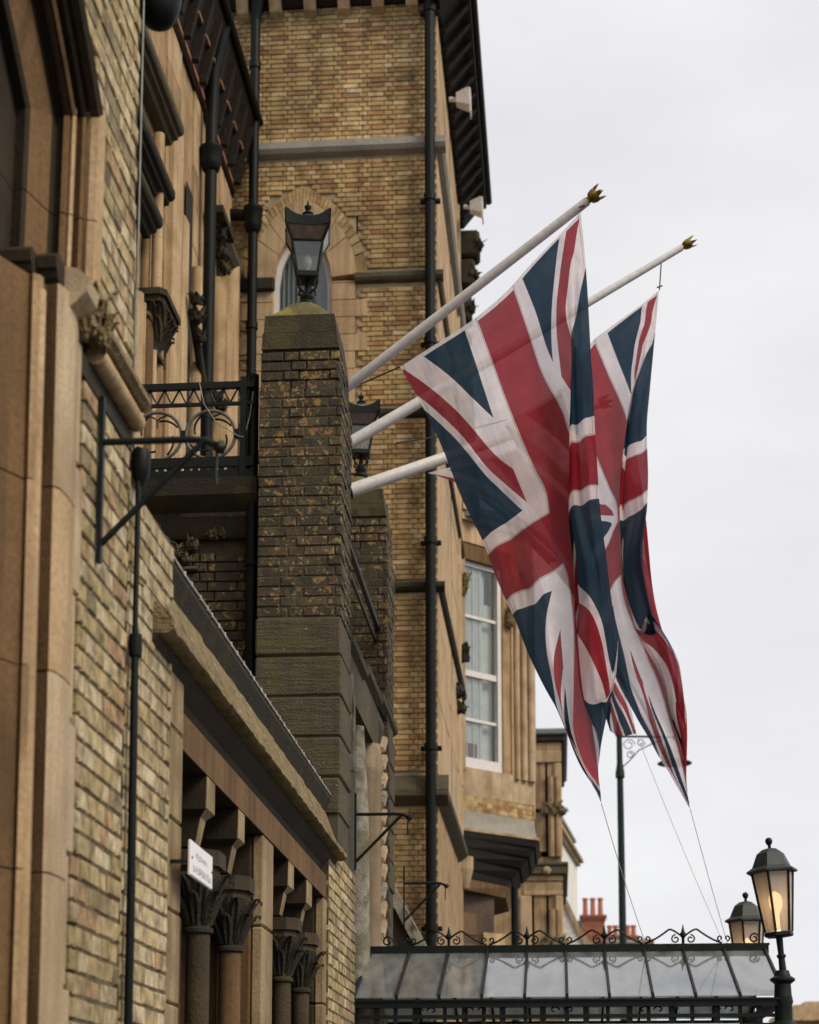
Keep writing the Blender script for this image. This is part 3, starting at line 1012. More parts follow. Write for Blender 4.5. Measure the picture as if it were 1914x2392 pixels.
# ================================================================== MAIN FACADE (set back behind the terrace)
FA = thing('hotel_main_facade', 'pale stone front set back behind the terrace, under dark bracketed eaves', 'building', (-4.25, 17.0, 0))
XF = -4.25
one('wall', STONE, FA, (-7.0, XF - .012, 6.3, 17.3, 0, 14.2), (-7.0, XF - .012, 18.45, 22.45, 0, 14.2), (-7.0, XF - .012, 17.3, 18.45, 12.0, 14.2), (-7.0, XF - .012, 17.3, 18.45, 0, 10.3))
random.seed(11)
for k in range(16):   # big ashlar blocks
    for j, (a, c) in enumerate(((18.47, 19.2), (19.95, 20.45), (21.62, 22.44))):
        z0 = 6.3 + k * .49
        if z0 > 13.8:
            continue
        s_ = (a + c) / 2 + random.uniform(-.2, .2)
        st = STONE_P if random.random() < .7 else STONE
        one('ashlar', st, FA, (XF - .1, XF + random.uniform(.008, .016), a, s_ - .006, z0, z0 + .484), (XF - .1, XF + random.uniform(.008, .016), s_, c, z0, z0 + .484))
# pilasters and shafts
b = MB(); b.box(XF - .05, XF + .10, 18.62, 19.02, 6.2, 13.0, c=.03); b.build('pilaster', STONE_P, FA)
b = MB(); b.box(XF - .05, XF + .075, 19.28, 19.52, 6.2, 12.2, c=.03); b.build('pilaster', STONE_P, FA)
b = MB(); b.tube([(XF + .06, 20.02, 6.2), (XF + .06, 20.02, 11.9)], .07, 14); b.build('nook_shaft', STONE_P, FA, smooth=50)
b = MB(); b.tube([(XF + .05, 21.25, 6.2), (XF + .05, 21.25, 12.35)], .15, 16); b.build('nook_shaft', STONE, FA, smooth=50)
b = MB(); b.tube([(XF + .04, 22.12, 6.2), (XF + .04, 22.12, 13.0)], .15, 16); b.build('nook_shaft', STONE_P, FA, smooth=50)
one('window_recess', DARKROOM, FA, (XF + .012, XF + .018, 19.54, 19.92, 9.0, 12.75))
# tall window with brown timber
wd = one('window', BROWNWOOD, FA, (-4.60, -4.52, 17.3, 17.42, 10.3, 12.0), (-4.60, -4.52, 18.33, 18.45, 10.3, 12.0), (-4.62, -4.50, 17.84, 17.92, 10.3, 12.0), (-4.60, -4.52, 17.42, 18.33, 11.1, 11.18))
b = MB(); b.box(-4.57, -4.562, 17.42, 17.84, 10.3, 12.0); b.box(-4.57, -4.562, 17.92, 18.33, 10.3, 12.0); b.build('pane', G_WIN, wd)
one('window_back', STONE_B, FA, (-5.2, -4.9, 17.0, 18.8, 9, 11.8))
for y, m_ in ((17.34, STONE), (17.58, STONE_B), (17.78, STONE), (18.0, STONE_B), (18.2, STONE), (18.42, STONE_P)):
    b = MB(); b.tube([(-4.36, y, 10.3), (-4.36, y, 12.0)], .05, 12); b.build('window_shaft', m_, FA, smooth=50)
for k, y in enumerate((16.95, 17.2, 17.42, 17.66, 17.9, 18.14, 18.4)):
    b = MB(); b.tube([(XF + .02, y, 6.2), (XF + .02, y, 10.2)], .085 if k % 2 else .06, 12); b.build('wall_shaft', (STONE_B, STONE_P, STONE)[k % 3], FA, smooth=50)
# hood moulds stacked under the eaves, cut off short
for (ye, z0, x1) in ((18.30, 12.46, -4.0), (18.05, 11.56, -4.03), (17.62, 11.02, -4.06)):
    b = MB()
    b.prism([(XF - .02, z0), (x1 - .14, z0 + .0), (x1 - .12, z0 + .05), (x1 - .07, z0 + .06), (x1 - .06, z0 + .10), (x1 - .02, z0 + .11), (x1, z0 + .14), (x1, z0 + .21), (x1 - .03, z0 + .24), (XF - .02, z0 + .30)], 1, 14.0, ye)
    b.build('hood_mould', STONE_D if z0 < 12 else STONE_G, FA, smooth=20)
# carved capitals and stops
b = MB()
cx0, cx1, cy0, cy1, cz = -4.52, -4.08, 17.6, 18.25, 9.90
b.hexa([(cx0, cy0 + .12, cz), (cx1 - .13, cy0 + .12, cz), (cx1 - .13, cy1 - .05, cz), (cx0, cy1 - .05, cz), (cx0, cy0 + .02, cz + .40), (cx1 - .02, cy0 + .02, cz + .40), (cx1 - .02, cy1, cz + .40), (cx0, cy1, cz + .40)])
for tier in (0, 1):
    for k in range(5):
        x = cx0 + .04 + k * .095 + tier * .045
        b.leaf((x, cy0 + .10 - tier * .03, cz + .01 + tier * .15), (.1, -1, 0), (0, -.25, 1), .25, .11, .075 + .02 * (k % 2))
    for k in range(7):
        y = cy0 + .12 + k * .085 + tier * .04
        b.leaf((cx1 - .11 + tier * .03, y, cz + .01 + tier * .15), (1, -.1, 0), (.25, 0, 1), .25, .10, .075 + .02 * (k % 2))
b.build('carved_capital', STONE_D, FA, smooth=45)
b = MB()
b.prism([(cx0, cy0 - .03), (cx1 + .0, cy0 - .03), (cx1 + .05, cy0 + .03), (cx1 + .05, cy1 + .04), (cx0, cy1 + .04)], 2, cz + .405, cz + .47)
b.prism([(cx0, cy0 - .06), (cx1 + .02, cy0 - .06), (cx1 + .08, cy0 + .01), (cx1 + .08, cy1 + .06), (cx0, cy1 + .06)], 2, cz + .47, cz + .54)
b.build('abacus', STONE_D, FA)
b = MB()
b.prism([(cx0, cy0 + .08), (cx1 - .10, cy0 + .08), (cx1 - .06, cy0 + .12), (cx1 - .06, cy1 - .02), (cx0, cy1 - .02)], 2, cz - .06, cz - .005)
b.build('neck_ring', STONE_D, FA)
for k, x in enumerate((-4.46, -4.36, -4.26, -4.18)):
    b = MB(); b.tube([(x, cy0 + .16, 6.2), (x, cy0 + .16, cz - .06)], .05, 12); b.build('cluster_shaft', (STONE_P, STONE_B, STONE, STONE_P)[k], FA, smooth=50)
for k, x in enumerate((-4.42, -4.29, -4.16)):
    b = MB(); b.tube([(x, cy0 + .2, cz + .545), (x, cy0 + .2, 12.3)], .06, 12); b.build('cluster_shaft', (STONE_B, STONE, STONE_P)[k], FA, smooth=50)
b = MB()
for k, (y, z, r) in enumerate([(20.95, 12.82, .10), (21.1, 12.64, .11), (21.3, 12.54, .09)]):
    b.lump((-4.1, y, z), r, k + 31, .5, 12, 12)
b.box(-4.2, -4.0, 20.6, 21.4, 12.93, 13.02)
b.build('carved_capital', STONE_D, FA, smooth=60)
b = MB()
for k, (y, z, r) in enumerate([(19.40, 11.20, .09), (19.5, 11.04, .10), (19.7, 10.88, .08), (20.75, 10.60, .10), (20.95, 10.56, .09)]):
    b.lump((-4.06, y, z), r, k + 51, .5, 12, 12)
b.tube([(-4.12, 19.45, 11.1), (-4.12, 20.1, 10.55), (-4.12, 20.7, 9.6), (-4.12, 21.2, 8.6)], .05, 8)
b.build('label_stop', STONE_D, FA, smooth=60)
b = MB()
b.prism([(XF, 12.86), (XF + .14, 12.9), (XF + .19, 12.98), (XF + .19, 13.06), (XF, 13.1)], 1, 20.85, 22.45)
b.build('string_course', STONE_G, FA, smooth=20)
b = MB(); b.prism([(XF + .005, 12.35), (XF + .05, 12.5), (XF + .05, 13.1), (XF + .005, 13.3)], 1, 21.55, 21.72); b.build('niche', STONE_D, FA)
# eaves: sloped dark boarding carried on painted timber brackets
b = MB()
b.prism([(-4.30, 14.15), (-4.22, 14.15), (-4.16, 14.45), (-4.0, 14.95), (-3.93, 15.08), (-3.90, 15.26), (-4.30, 15.3)], 1, 10.0, 22.46)
b.build('eaves_boarding', TIMBER, FA)
b = MB(); b.tube([(-3.88, 10.0, 15.20), (-3.88, 22.46, 15.20)], .055, 10); b.build('gutter', PIPE, FA, smooth=50)
b = MB(); b.box(-4.085, -4.05, 10, 22.4, 14.66, 14.70); b.build('eaves_rail', TIMBER_R, FA)
b = MB(); b.box(-4.225, -4.18, 10, 22.4, 14.20, 14.25); b.build('eaves_rail', TIMBER_R, FA)
y = 13.0
while y < 22.3:
    b = MB()
    b.hexa([(-4.20, y, 14.22), (-4.10, y, 14.22), (-4.10, y + .09, 14.22), (-4.20, y + .09, 14.22), (-4.05, y, 14.98), (-3.92, y, 15.0), (-3.92, y + .09, 15.0), (-4.05, y + .09, 14.98)])
    br = b.build('eaves_bracket', TIMBER, FA)
    b = MB(); b.lump((-4.055, y + .045, 14.55), .035, y, .3, 9, 8); b.build('bracket_boss', TIMBER_R, br)
    y += .46
b = MB(); b.prism([(-4.3, 15.3), (-3.86, 15.27), (-3.86, 15.31), (-6.5, 17.6), (-6.5, 17.5)], 1, 9.5, 22.46); b.build('roof', SLATE, FA)
# pipe with swan neck and hopper
b = MB()
b.tube([(-3.95, 20.25, 15.15), (-4.0, 20.27, 14.9), (-4.08, 20.3, 14.6), (-4.1, 20.3, 13.9), (-4.1, 20.3, 6.2)], .075, 12)
b.lathe([(.075, 0), (.10, .02), (.13, .12), (.13, .26), (.145, .28), (.145, .31)], (-4.1, 20.3, 13.28), 14)
b.build('drainpipe', PIPE, FA, smooth=40)

# ================================================================== TOWER
TW = thing('hotel_tower', 'tall yellow and red brick hotel tower with pointed window and stone oriel', 'building', (-2.8, 25, 0))
TY, TX0, TX1 = 22.5, -4.42, -1.5
WC, WI, WO = -3.29, .395, .74       # window centre, inner and outer half width
ZS = 12.92                           # springing
ha_i, ha_o = .80, 1.20
def arch_pt(a, h, t):
    """pointed arch outline, t in -1..1 across, returns (dx, dz)"""
    Rr = (a * a + h * h) / (2 * a)
    x = abs(t) * a
    return t * a, math.sqrt(max(0, Rr * Rr - (x + Rr - a) ** 2))
b = MB()
b.box(TX0, TX1 - .012, TY + .012, 28.6, 0, 10.2)
b.box(TX0, WC - WO + .02, TY + .012, TY + .5, 10.2, 17.2)
b.box(WC + WO - .02, TX1 - .012, TY + .012, TY + .5, 10.2, 17.2)
b.box(WC - WO + .02, WC + WO - .02, TY + .012, TY + .5, 14.25, 17.2)
b.box(TX0, TX1 - .02, TY + .6, 28.6, 10.2, 17.4)
N = 24
for k in range(N):     # spandrels behind the arch ring
    t0, t1 = -1 + 2 * k / N, -1 + 2 * (k + 1) / N
    x0, z0 = arch_pt(WO, ha_o, t0)
    x1, z1 = arch_pt(WO, ha_o, t1)
    z0, z1 = max(z0 - .02, 0), max(z1 - .02, 0)
    b.hexa([(WC + x0, TY + .012, ZS + z0), (WC + x1, TY + .012, ZS + z1), (WC + x1, TY + .5, ZS + z1), (WC + x0, TY + .5, ZS + z0), (WC + x0, TY + .012, 14.25), (WC + x1, TY + .012, 14.25), (WC + x1, TY + .5, 14.25), (WC + x0, TY + .5, 14.25)])
b.build('wall', MORTAR_T, TW)
bk = Brickwork(TW, B_TOWER, 'tower')
def in_arch(u, z, pad):
    d = abs(u - WC)
    if z < ZS:
        return d < WO - .04 and z > 10.2
    a, h = WO + pad, ha_o + pad * 1.25
    if d >= a:
        return False
    return z - ZS < arch_pt(a, h, d / a)[1]
BANDS = [(14.68, 14.90), (12.86, 13.02), (10.98, 11.12), (8.64, 8.76), (5.80, 6.22)]
def hole_t(u, z):
    if in_arch(u, z, .18 if z > ZS else 0):
        return True
    return any(a - .03 < z < c + .03 for a, c in BANDS)
bk.lay('y', TX0, TX1, 2.4, 16.95, TY, hole_t, course=.068, gap=.009, jit=.003, weights=[4, 4, 3, 3, 1.5, 4, 3, 1.4, 1.8, 1.8])
# radiating brick arch round the stone one
for sgn in (-1, 1):
    n = 17
    for k in range(n):
        t = (k + .5) / n
        pts = []
        for tt, pd in ((k / n + .004, .005), ((k + 1) / n - .004, .005), ((k + 1) / n - .004, .14), (k / n + .004, .14)):
            a, h = WO + pd, ha_o + pd * 1.2
            x, z = arch_pt(a, h, tt)
            pts.append((WC + sgn * x, ZS + z))
        ci = random.choices(range(10), [4, 4, 3, 3, .6, 4, 3, 1, 1, .8])[0]
        y0, y1 = TY - .012 + random.uniform(-.004, .004), TY + .02
        if sgn > 0:
            q = [(p[0], y0, p[1]) for p in pts] + [(p[0], y1, p[1]) for p in pts]
        else:
            q = [(p[0], y0, p[1]) for p in reversed(pts)] + [(p[0], y1, p[1]) for p in reversed(pts)]
        bk.extra.append((q, ci))
bk.finish(300)
# stone arch ring, quoins, window
for sgn in (-1, 1):
    n = 5
    for k in range(n):
        b = MB()
        for j in range(4):
            ta, tb = (k + j / 4) / n, (k + (j + 1) / 4) / n
            if j == 0: ta += .004
            if j == 3: tb -= .004
            P = []
            for tt in (ta, tb):
                xi, zi = arch_pt(WI, ha_i, tt)
                xo, zo = arch_pt(WO, ha_o, tt)
                P += [(WC + sgn * xi, ZS + zi), (WC + sgn * xo, ZS + zo)]
            b.hexa([(P[0][0], TY - .02, P[0][1]), (P[1][0], TY - .02, P[1][1]), (P[3][0], TY - .02, P[3][1]), (P[2][0], TY - .02, P[2][1]),
                    (P[0][0], TY + .22, P[0][1]), (P[1][0], TY + .22, P[1][1]), (P[3][0], TY + .22, P[3][1]), (P[2][0], TY + .22, P[2][1])])
        b.build('arch_stone', STONE_P, TW)
z = 10.25
k = 0
while z < ZS - .02:
    h = min(.24, ZS - z)
    w = WO + (.13 if k % 2 else -.03)
    for sgn in (-1, 1):
        xa, xb = sorted((WC + sgn * WI, WC + sgn * w))
        one('quoin', STONE_P, TW, (xa, xb, TY - .018, TY + .22, z, z + h - .006), c=.006)
    z += h
    k += 1
b = MB()
N = 20
for k in range(N):
    t0, t1 = -1 + 2 * k / N, -1 + 2 * (k + 1) / N
    for (a1, h1, a2, h2) in ((WI - .07, ha_i - .1, WI, ha_i),):
        x0, z0 = arch_pt(a1, h1, t0); x1, z1 = arch_pt(a1, h1, t1)
        X0, Z0 = arch_pt(a2, h2, t0); X1, Z1 = arch_pt(a2, h2, t1)
        b.hexa([(WC + x0, TY + .12, ZS + z0), (WC + X0, TY + .12, ZS + Z0), (WC + X1, TY + .12, ZS + Z1), (WC + x1, TY + .12, ZS + z1), (WC + x0, TY + .2, ZS + z0), (WC + X0, TY + .2, ZS + Z0), (WC + X1, TY + .2, ZS + Z1), (WC + x1, TY + .2, ZS + z1)])
b.box(WC - WI, WC - WI + .07, TY + .12, TY + .2, 10.2, ZS); b.box(WC + WI - .07, WC + WI, TY + .12, TY + .2, 10.2, ZS)
b.box(WC - WI + .07, WC + WI - .07, TY + .125, TY + .195, 12.35, 12.41)
wn_ = b.build('window', SASH, TW)
b = MB()
pts = [(WC - WI + .06, 10.2), (WC + WI - .06, 10.2)] + [(WC + arch_pt(WI - .06, ha_i - .09, 1 - 2 * k / 16)[0], ZS + arch_pt(WI - .06, ha_i - .09, 1 - 2 * k / 16)[1]) for k in range(17)]
b.v = [(x, TY + .15, z) for x, z in pts] + [(x, TY + .156, z) for x, z in pts]
n = len(pts)
b.f = [tuple(range(n)), tuple(range(2 * n - 1, n - 1, -1))] + [(k, (k + 1) % n, n + (k + 1) % n, n + k) for k in range(n)]
b.m = [0] * len(b.f)
b.build('pane', G_WIN, wn_)
def curtain(name, x0, x1, y, z0, z1, m, parent, folds=9, amp=.03, gather=0.0):
    b = MB()
    nx, nz_ = folds * 6, 6
    for j in range(nz_ + 1):
        v = j / nz_
        for i in range(nx + 1):
            u = i / nx
            g = 1 - gather * math.sin(math.pi * (1 - v)) * .5
            b.v.append((x0 + (x1 - x0) * u * g, y + amp * math.sin(u * folds * 2 * math.pi + .6 * math.sin(v * 3)) + .01 * math.sin(u * 23), z0 + (z1 - z0) * v))
    for j in range(nz_):
        for i in range(nx):
            a = j * (nx + 1) + i
            b.f.append((a, a + 1, a + nx + 2, a + nx + 1)); b.m.append(0)
    return b.build(name, m, parent, smooth=60)
curtain('curtain', WC - WI, WC + .06, TY + .25, 10.2, 14.0, paint('grey_curtain', (.30, .33, .34), .9, vary=.1), TW, 7, .03)
curtain('curtain', WC + .06, WC + WI, TY + .27, 10.2, 14.0, paint('grey_green_curtain', (.11, .13, .13), .9, vary=.15), TW, 5, .03)
one('window_back', DARKROOM, TW, (WC - .7, WC + .7, TY + .52, TY + .56, 10.2, 14.2))
# string courses, each wrapping the corner
def band(za, zb, out, m, cap=None):
    b = MB()
    pr = lambda s_: [(0, za), (-out * .75 * s_, za + (zb - za) * .2), (-out * s_, za + (zb - za) * .45), (-out * s_, zb - .03), (-out * .5 * s_, zb), (0, zb)]
    x_l = TX0 if not (10.2 < za < 13.9) else WC + WO - .04
    b.prism([(TY + .02 + d, z) for d, z in pr(1)], 0, x_l, TX1 + out)
    b.prism([(TX1 - .02 - d, z) for d, z in pr(1)], 1, TY + .021, 28.4)
    b.build('string_course', m, TW, smooth=20)
band(14.68, 14.90, .13, BAND_G)
band(12.86, 13.02, .09, STONE_G)
band(10.98, 11.12, .08, STONE_D)
band(8.62, 8.76, .10, STONE_D)
b = MB()
b.prism([(TY + .02, 5.82), (TY - .10, 5.90), (TY - .14, 5.94), (TY - .14, 6.02), (TY - .02, 6.22), (TY + .02, 6.22)], 0, TX0, TX1 + .14)
b.prism([(TX1 - .02, 5.82), (TX1 + .10, 5.90), (TX1 + .14, 5.94), (TX1 + .14, 6.02), (TX1 + .02, 6.22), (TX1 - .02, 6.22)], 1, TY + .021, 27.3)
b.build('string_course', STONE_G, TW, smooth=20)
# left piece of the middle string with its return
b = MB()
b.box(TX0, -4.0, TY - .06, TY + .02, 12.82, 12.98, c=.02); b.box(-3.92, WC - WI + .03, TY - .09, TY + .02, 12.80, 12.98, c=.02)
b.build('string_course', STONE_D, TW)
# ashlar on the street side
random.seed(21)
for k in range(22):
    z0 = 6.24 + k * .5
    if any(a - .02 < z0 + .25 < c + .25 for a, c in BANDS[:4]) or z0 > 16.6:
        pass
    cut = 24.3 + random.uniform(-.5, .5)
    for a, c in ((TY + .012, cut), (cut + .008, 25.35), (25.55, 27.0), (27.008, 28.55)):
        one('ashlar', STONE_P if random.random() < .75 else STONE_W, TW, (TX1 - .1, TX1 + random.uniform(.002, .010) + .002, a, c, z0, z0 + .494))
b = MB(); b.tube([(TX1 - .02, 27.4, 6.2), (TX1 - .02, 27.4, 16.6)], .07, 14); b.build('corner_shaft', STONE_P, TW, smooth=50)
one('side_base', STONE, TW, (TX1 - .1, TX1 + .004, TY + .012, 28.5, 0, 5.82))
for grp in (((26.6, 8.35, .13), (26.9, 8.15, .12)), ((28.0, 9.25, .13), (28.2, 9.45, .11))):
    b = MB()
    for k, (y, z, r) in enumerate(grp):
        b.lump((TX1 + .05, y, z), r, k + 71 + y, .5, 12, 12)
    b.build('carved_stop', STONE_D, TW, smooth=60)
# eaves of the tower: dark boarded soffit on brackets, street side and front
b = MB()
b.prism([(TX1 + .003, 16.75), (TX1 + .06, 16.75), (-1.2, 17.05), (-1.06, 17.10), (-1.03, 17.35), (TX1 + .003, 17.35)], 1, 22.1, 28.45)
b.prism([(TY - .003, 16.85), (TY - .06, 16.85), (TY - .3, 17.1), (TY - .42, 17.14), (TY - .45, 17.35), (TY - .003, 17.35)], 0, TX0 - .3, TX1)
b.build('eaves_boarding', TIMBER, TW)
b = MB(); b.tube([(-1.02, 22.08, 17.24), (-1.02, 28.5, 17.24)], .055, 10); b.build('gutter', PIPE, TW, smooth=50)
y = 22.9
while y < 28.3:
    b = MB()
    b.hexa([(TX1, y, 16.70), (TX1 + .1, y, 16.70), (TX1 + .1, y + .1, 16.70), (TX1, y + .1, 16.70), (TX1, y, 17.06), (-1.08, y, 17.08), (-1.08, y + .1, 17.08), (TX1, y + .1, 17.06)])
    b.build('eaves_bracket', TIMBER, TW)
    y += .42
for x in (-4.2, -3.75, -3.28, -2.82, -2.36, -1.9):
    b = MB(); b.hexa([(x, TY - .12, 16.76), (x + .16, TY - .12, 16.76), (x + .16, TY, 16.70), (x, TY, 16.70), (x, TY - .34, 17.1), (x + .16, TY - .34, 17.1), (x + .16, TY, 17.1), (x, TY, 17.1)])
    b.build('eaves_bracket', STONE_P, TW)
b = MB(); b.hexa([(TX0 - .3, 22.05, 17.36), (-1.0, 22.05, 17.36), (-1.0, 28.5, 17.36), (TX0 - .3, 28.5, 17.36), (-3.4, 24, 19.5), (-2.6, 24, 19.5), (-2.6, 27, 19.5), (-3.4, 27, 19.5)]); b.build('roof', SLATE, TW)
# bracketed end of the eaves stepping down towards the oriel gable
for k, (y, z, x1) in enumerate([(28.5, 16.6, -1.12), (28.52, 16.1, -1.2), (28.54, 15.5, -1.26), (28.5, 14.9, -1.33)]):
    b = MB()
    b.box(-1.6, x1 - .06, y, y + .4, z - .30, z + .18, c=.05)
    b.lump((x1 - .08, y + .06, z - .1), .11, k + 5, .5, 10, 10)
    b.build('gable_kneeler', STONE_D, TW, smooth=40)
b = MB(); b.prism([(-1.6, 11.8), (-1.20, 11.8), (-1.34, 14.7), (-1.6, 14.9)], 1, 28.56, 28.9); b.build('oriel_roof', LEAD, TW)
# down pipes on the tower front
b = MB()
b.tube([(-3.93, 22.33, 17.0), (-3.93, 22.33, 4.0)], .066, 12)
for z in (15.9, 12.2, 10.0):
    b.lathe([(.066, 0), (.082, .01), (.082, .1), (.066, .11)], (-3.93, 22.33, z), 12)
b.lathe([(.066, 0), (.09, .02), (.12, .12), (.12, .30), (.135, .32), (.135, .36)], (-3.93, 22.33, 13.55), 14)
b.tube([(-4.28, 22.36, 13.86), (-3.95, 22.33, 13.80)], .075, 10)
b.tube([(-3.93, 22.33, 16.6), (-3.86, 22.3, 16.95), (-3.70, 22.28, 17.1)], .066, 12)
b.build('drainpipe', PIPE, TW, smooth=40)
b = MB()
b.tube([(-1.575, 22.33, 17.05), (-1.575, 22.33, 2.0)], .068, 12)
for z in (16.6, 13.9, 11.9, 9.2, 6.5, 4.2):
    b.lathe([(.068, 0), (.084, .01), (.084, .1), (.068, .11)], (-1.575, 22.33, z), 12)
    b.box(-1.71, -1.44, 22.39, 22.46, z + .02, z + .08, c=.01)
b.build('drainpipe', PIPE, TW, smooth=40)
# ---- oriel on the street side
OR = thing('stone_oriel', 'canted stone oriel with white sash window on the street side of the tower', 'oriel', (-1.0, 29.6, 6))
O, E_, N_ = (-1.52, 28.6), (.70711, .70711), (.70711, -.70711)
LW = 1.62
def ob(name, m, *bs):
    b = MB()
    for q in bs:
        b.obox(O, E_, N_, *q)
    return b.build(name, m, OR)
ob('sill_block', STONE_W, (0, LW, -.5, 0, 7.16, 7.62))
ob('lintel_block', STONE_B, (0.03, 1.02, -.5, -.02, 11.12, 11.4))
ob('lintel_block', STONE_P, (0, LW, -.5, 0.0, 11.4, 11.75))
ob('cornice_block', STONE_P, (-.03, LW + .05, -.5, .07, 11.75, 11.9), (-.05, LW + .08, -.5, .12, 11.9, 12.0))
ob('mullion', STONE_P, (-.02, .055, -.5, 0, 7.62, 11.4))
ob('mullion', STONE, (.955, 1.13, -.5, -.03, 7.62, 11.12))
ob('mullion', STONE_P, (1.13, LW, -.5, 0, 7.62, 11.4))
b = MB()
for u, r in ((1.22, .05), (1.38, .06), (1.55, .075), (.005, .05)):
    p = (O[0] + E_[0] * u + N_[0] * .02, O[1] + E_[1] * u + N_[1] * .02)
    b.tube([(p[0], p[1], 7.55), (p[0], p[1], 11.1)], r, 12)
b.build('mullion_shaft', STONE_W, OR, smooth=50)
for u, z in ((.02, 10.62), (1.3, 10.95), (1.08, 10.3)):
    b = MB()
    for k in range(3):
        p = (O[0] + E_[0] * (u + .03 * (k - 1)) + N_[0] * .05, O[1] + E_[1] * (u + .03 * (k - 1)) + N_[1] * .05)
        b.lump((p[0], p[1], z + .11 * (k - 1)), .10, k + 15 + u, .5, 12, 10)
    b.build('carved_capital', STONE_M, OR, smooth=60)
sw = ob('sash_window', SASH, (.055, .11, -.16, -.09, 7.62, 11.12), (.87, .955, -.16, -.06, 7.62, 11.12), (.11, .87, -.15, -.06, 7.62, 7.80), (.11, .87, -.15, -.09, 9.17, 9.27), (.11, .87, -.15, -.10, 10.16, 10.21), (.11, .87, -.15, -.10, 8.42, 8.47), (.11, .87, -.15, -.1, 11.04, 11.12))
b = MB()
for za, zb in ((7.80, 8.42), (8.47, 9.17), (9.27, 10.16), (10.21, 11.04)):
    b.obox(O, E_, N_, .11, .87, -.13, -.124, za, zb)
b.build('pane', G_WIN, sw)
ob('window_back', DARKROOM, (0, 1.0, -.9, -.8, 7.6, 11.2))
b = MB()
for j in range(5):
    for i in range(49):
        u = i / 48
        w = .155 + .02 * math.sin(u * 40) + .01 * math.sin(u * 17)
        p = (O[0] + E_[0] * (.1 + .5 * u) - N_[0] * w, O[1] + E_[1] * (.1 + .5 * u) - N_[1] * w)
        b.v.append((p[0], p[1], 7.7 + j * .85))
for j in range(4):
    for i in range(48):
        a = j * 49 + i
        b.f.append((a, a + 1, a + 50, a + 49)); b.m.append(0)
b.build('curtain', CURTAIN, OR, smooth=60)
ob('roller_blind', CURTAIN_P, (.1, .9, -.26, -.25, 7.75, 10.5))
ob('upper_blind', paint('blue_grey_blind', (.40, .46, .52), .8, vary=.1), (.1, .7, -.22, -.21, 10.3, 11.1))
ob('cushion', PLUM, (.12, .46, -.19, -.135, 7.80, 8.06))
# front of the oriel and masonry below
b = MB()
pl = [(O[0], O[1]), (O[0] + E_[0] * LW, O[1] + E_[1] * LW), (O[0] + E_[0] * LW, 31.6), (-1.52, 32.8)]
b.v = [(x, y, z) for z in (7.16, 12.0) for x, y in (pl[1], pl[2], (pl[2][0] - .4, pl[2][1]), (pl[1][0] - .4, pl[1][1] + .4))]
b.f = [(0, 1, 2, 3), (4, 5, 6, 7), (0, 1, 5, 4), (1, 2, 6, 5), (2, 3, 7, 6), (3, 0, 4, 7)]; b.m = [0] * 6
b.build('front_panel', STONE_P, OR)
def taper(name, m, za, zb, fa, fb):
    b = MB()
    def ring(f, z):
        cx_, cy_ = -1.52, 30.6
        return [(cx_ + (x - cx_) * f, cy_ + (y - cy_) * (1 if x < -1.5 else (.9 + .1 * f)), z) for x, y in pl]
    b.hexa(ring(fa, za) + ring(fb, zb))
    return b.build(name, m, OR)
CORBEL_K = masonry('black_corbel_stone', (.014, .012, .010), (.008, .007, .006), amount=.6, scale=4, fine=50, bump=.5)  # near-black stone for the corbel courses under the oriel
taper('brick_apron', B_TOWER[0], 6.90, 7.16, .985, .985)
random.seed(4)
for k in range(3):
    u = 0
    while u < LW:
        l = .215 if random.random() < .6 else .10
        ob('brick', random.choice(B_TOWER), (u, min(u + l, LW), -.08, -.005 + random.uniform(0, .006), 6.915 + k * .08, 6.985 + k * .08))
        u += l + .012
taper('ledge_stone', BAND_G, 6.62, 6.90, 1.03, .99)
taper('ledge_lip', STONE_W, 6.575, 6.618, 1.07, 1.07)
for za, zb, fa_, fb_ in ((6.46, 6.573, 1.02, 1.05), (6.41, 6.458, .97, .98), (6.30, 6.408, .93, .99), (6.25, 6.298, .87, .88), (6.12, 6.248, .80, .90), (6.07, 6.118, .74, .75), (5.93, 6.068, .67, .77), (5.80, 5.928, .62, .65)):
    taper('corbel_course', CORBEL_K, za, zb, fa_, fb_)
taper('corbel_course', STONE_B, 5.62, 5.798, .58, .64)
# brown doorcase below the oriel
ob('doorcase', BROWNWOOD, (0.02, 1.02, -.6, -.35, 0, 5.62))
ob('door_panel', paint('brown_door_panel', (.15, .085, .045), .5), (.12, .6, -.35, -.33, 4.95, 5.3), (.12, .55, -.35, -.33, 4.5, 4.8))
ob('door_panel', paint('brown_door_panel', (.15, .085, .045), .5), (.12, .5, -.35, -.33, 3.4, 4.35))
ob('stone_cheek', B_TOWER[2], (.72, 1.2, -.6, -.28, 0, 5.0))
ob('red_strip', RED_PAINT, (.02, .07, -.35, -.3, 0, 4.6))
b = MB(); b.tube([(-.70, 29.2, 5.7), (-.70, 29.2, 2)], .06, 12); b.build('drainpipe', PIPE, OR, smooth=40)
b = MB(); b.lathe([(.06, 0), (.13, .3), (.13, .5)], (-1.46, 28.4, 5.6), 10); b.build('pale_stop', STONE_W, OR)

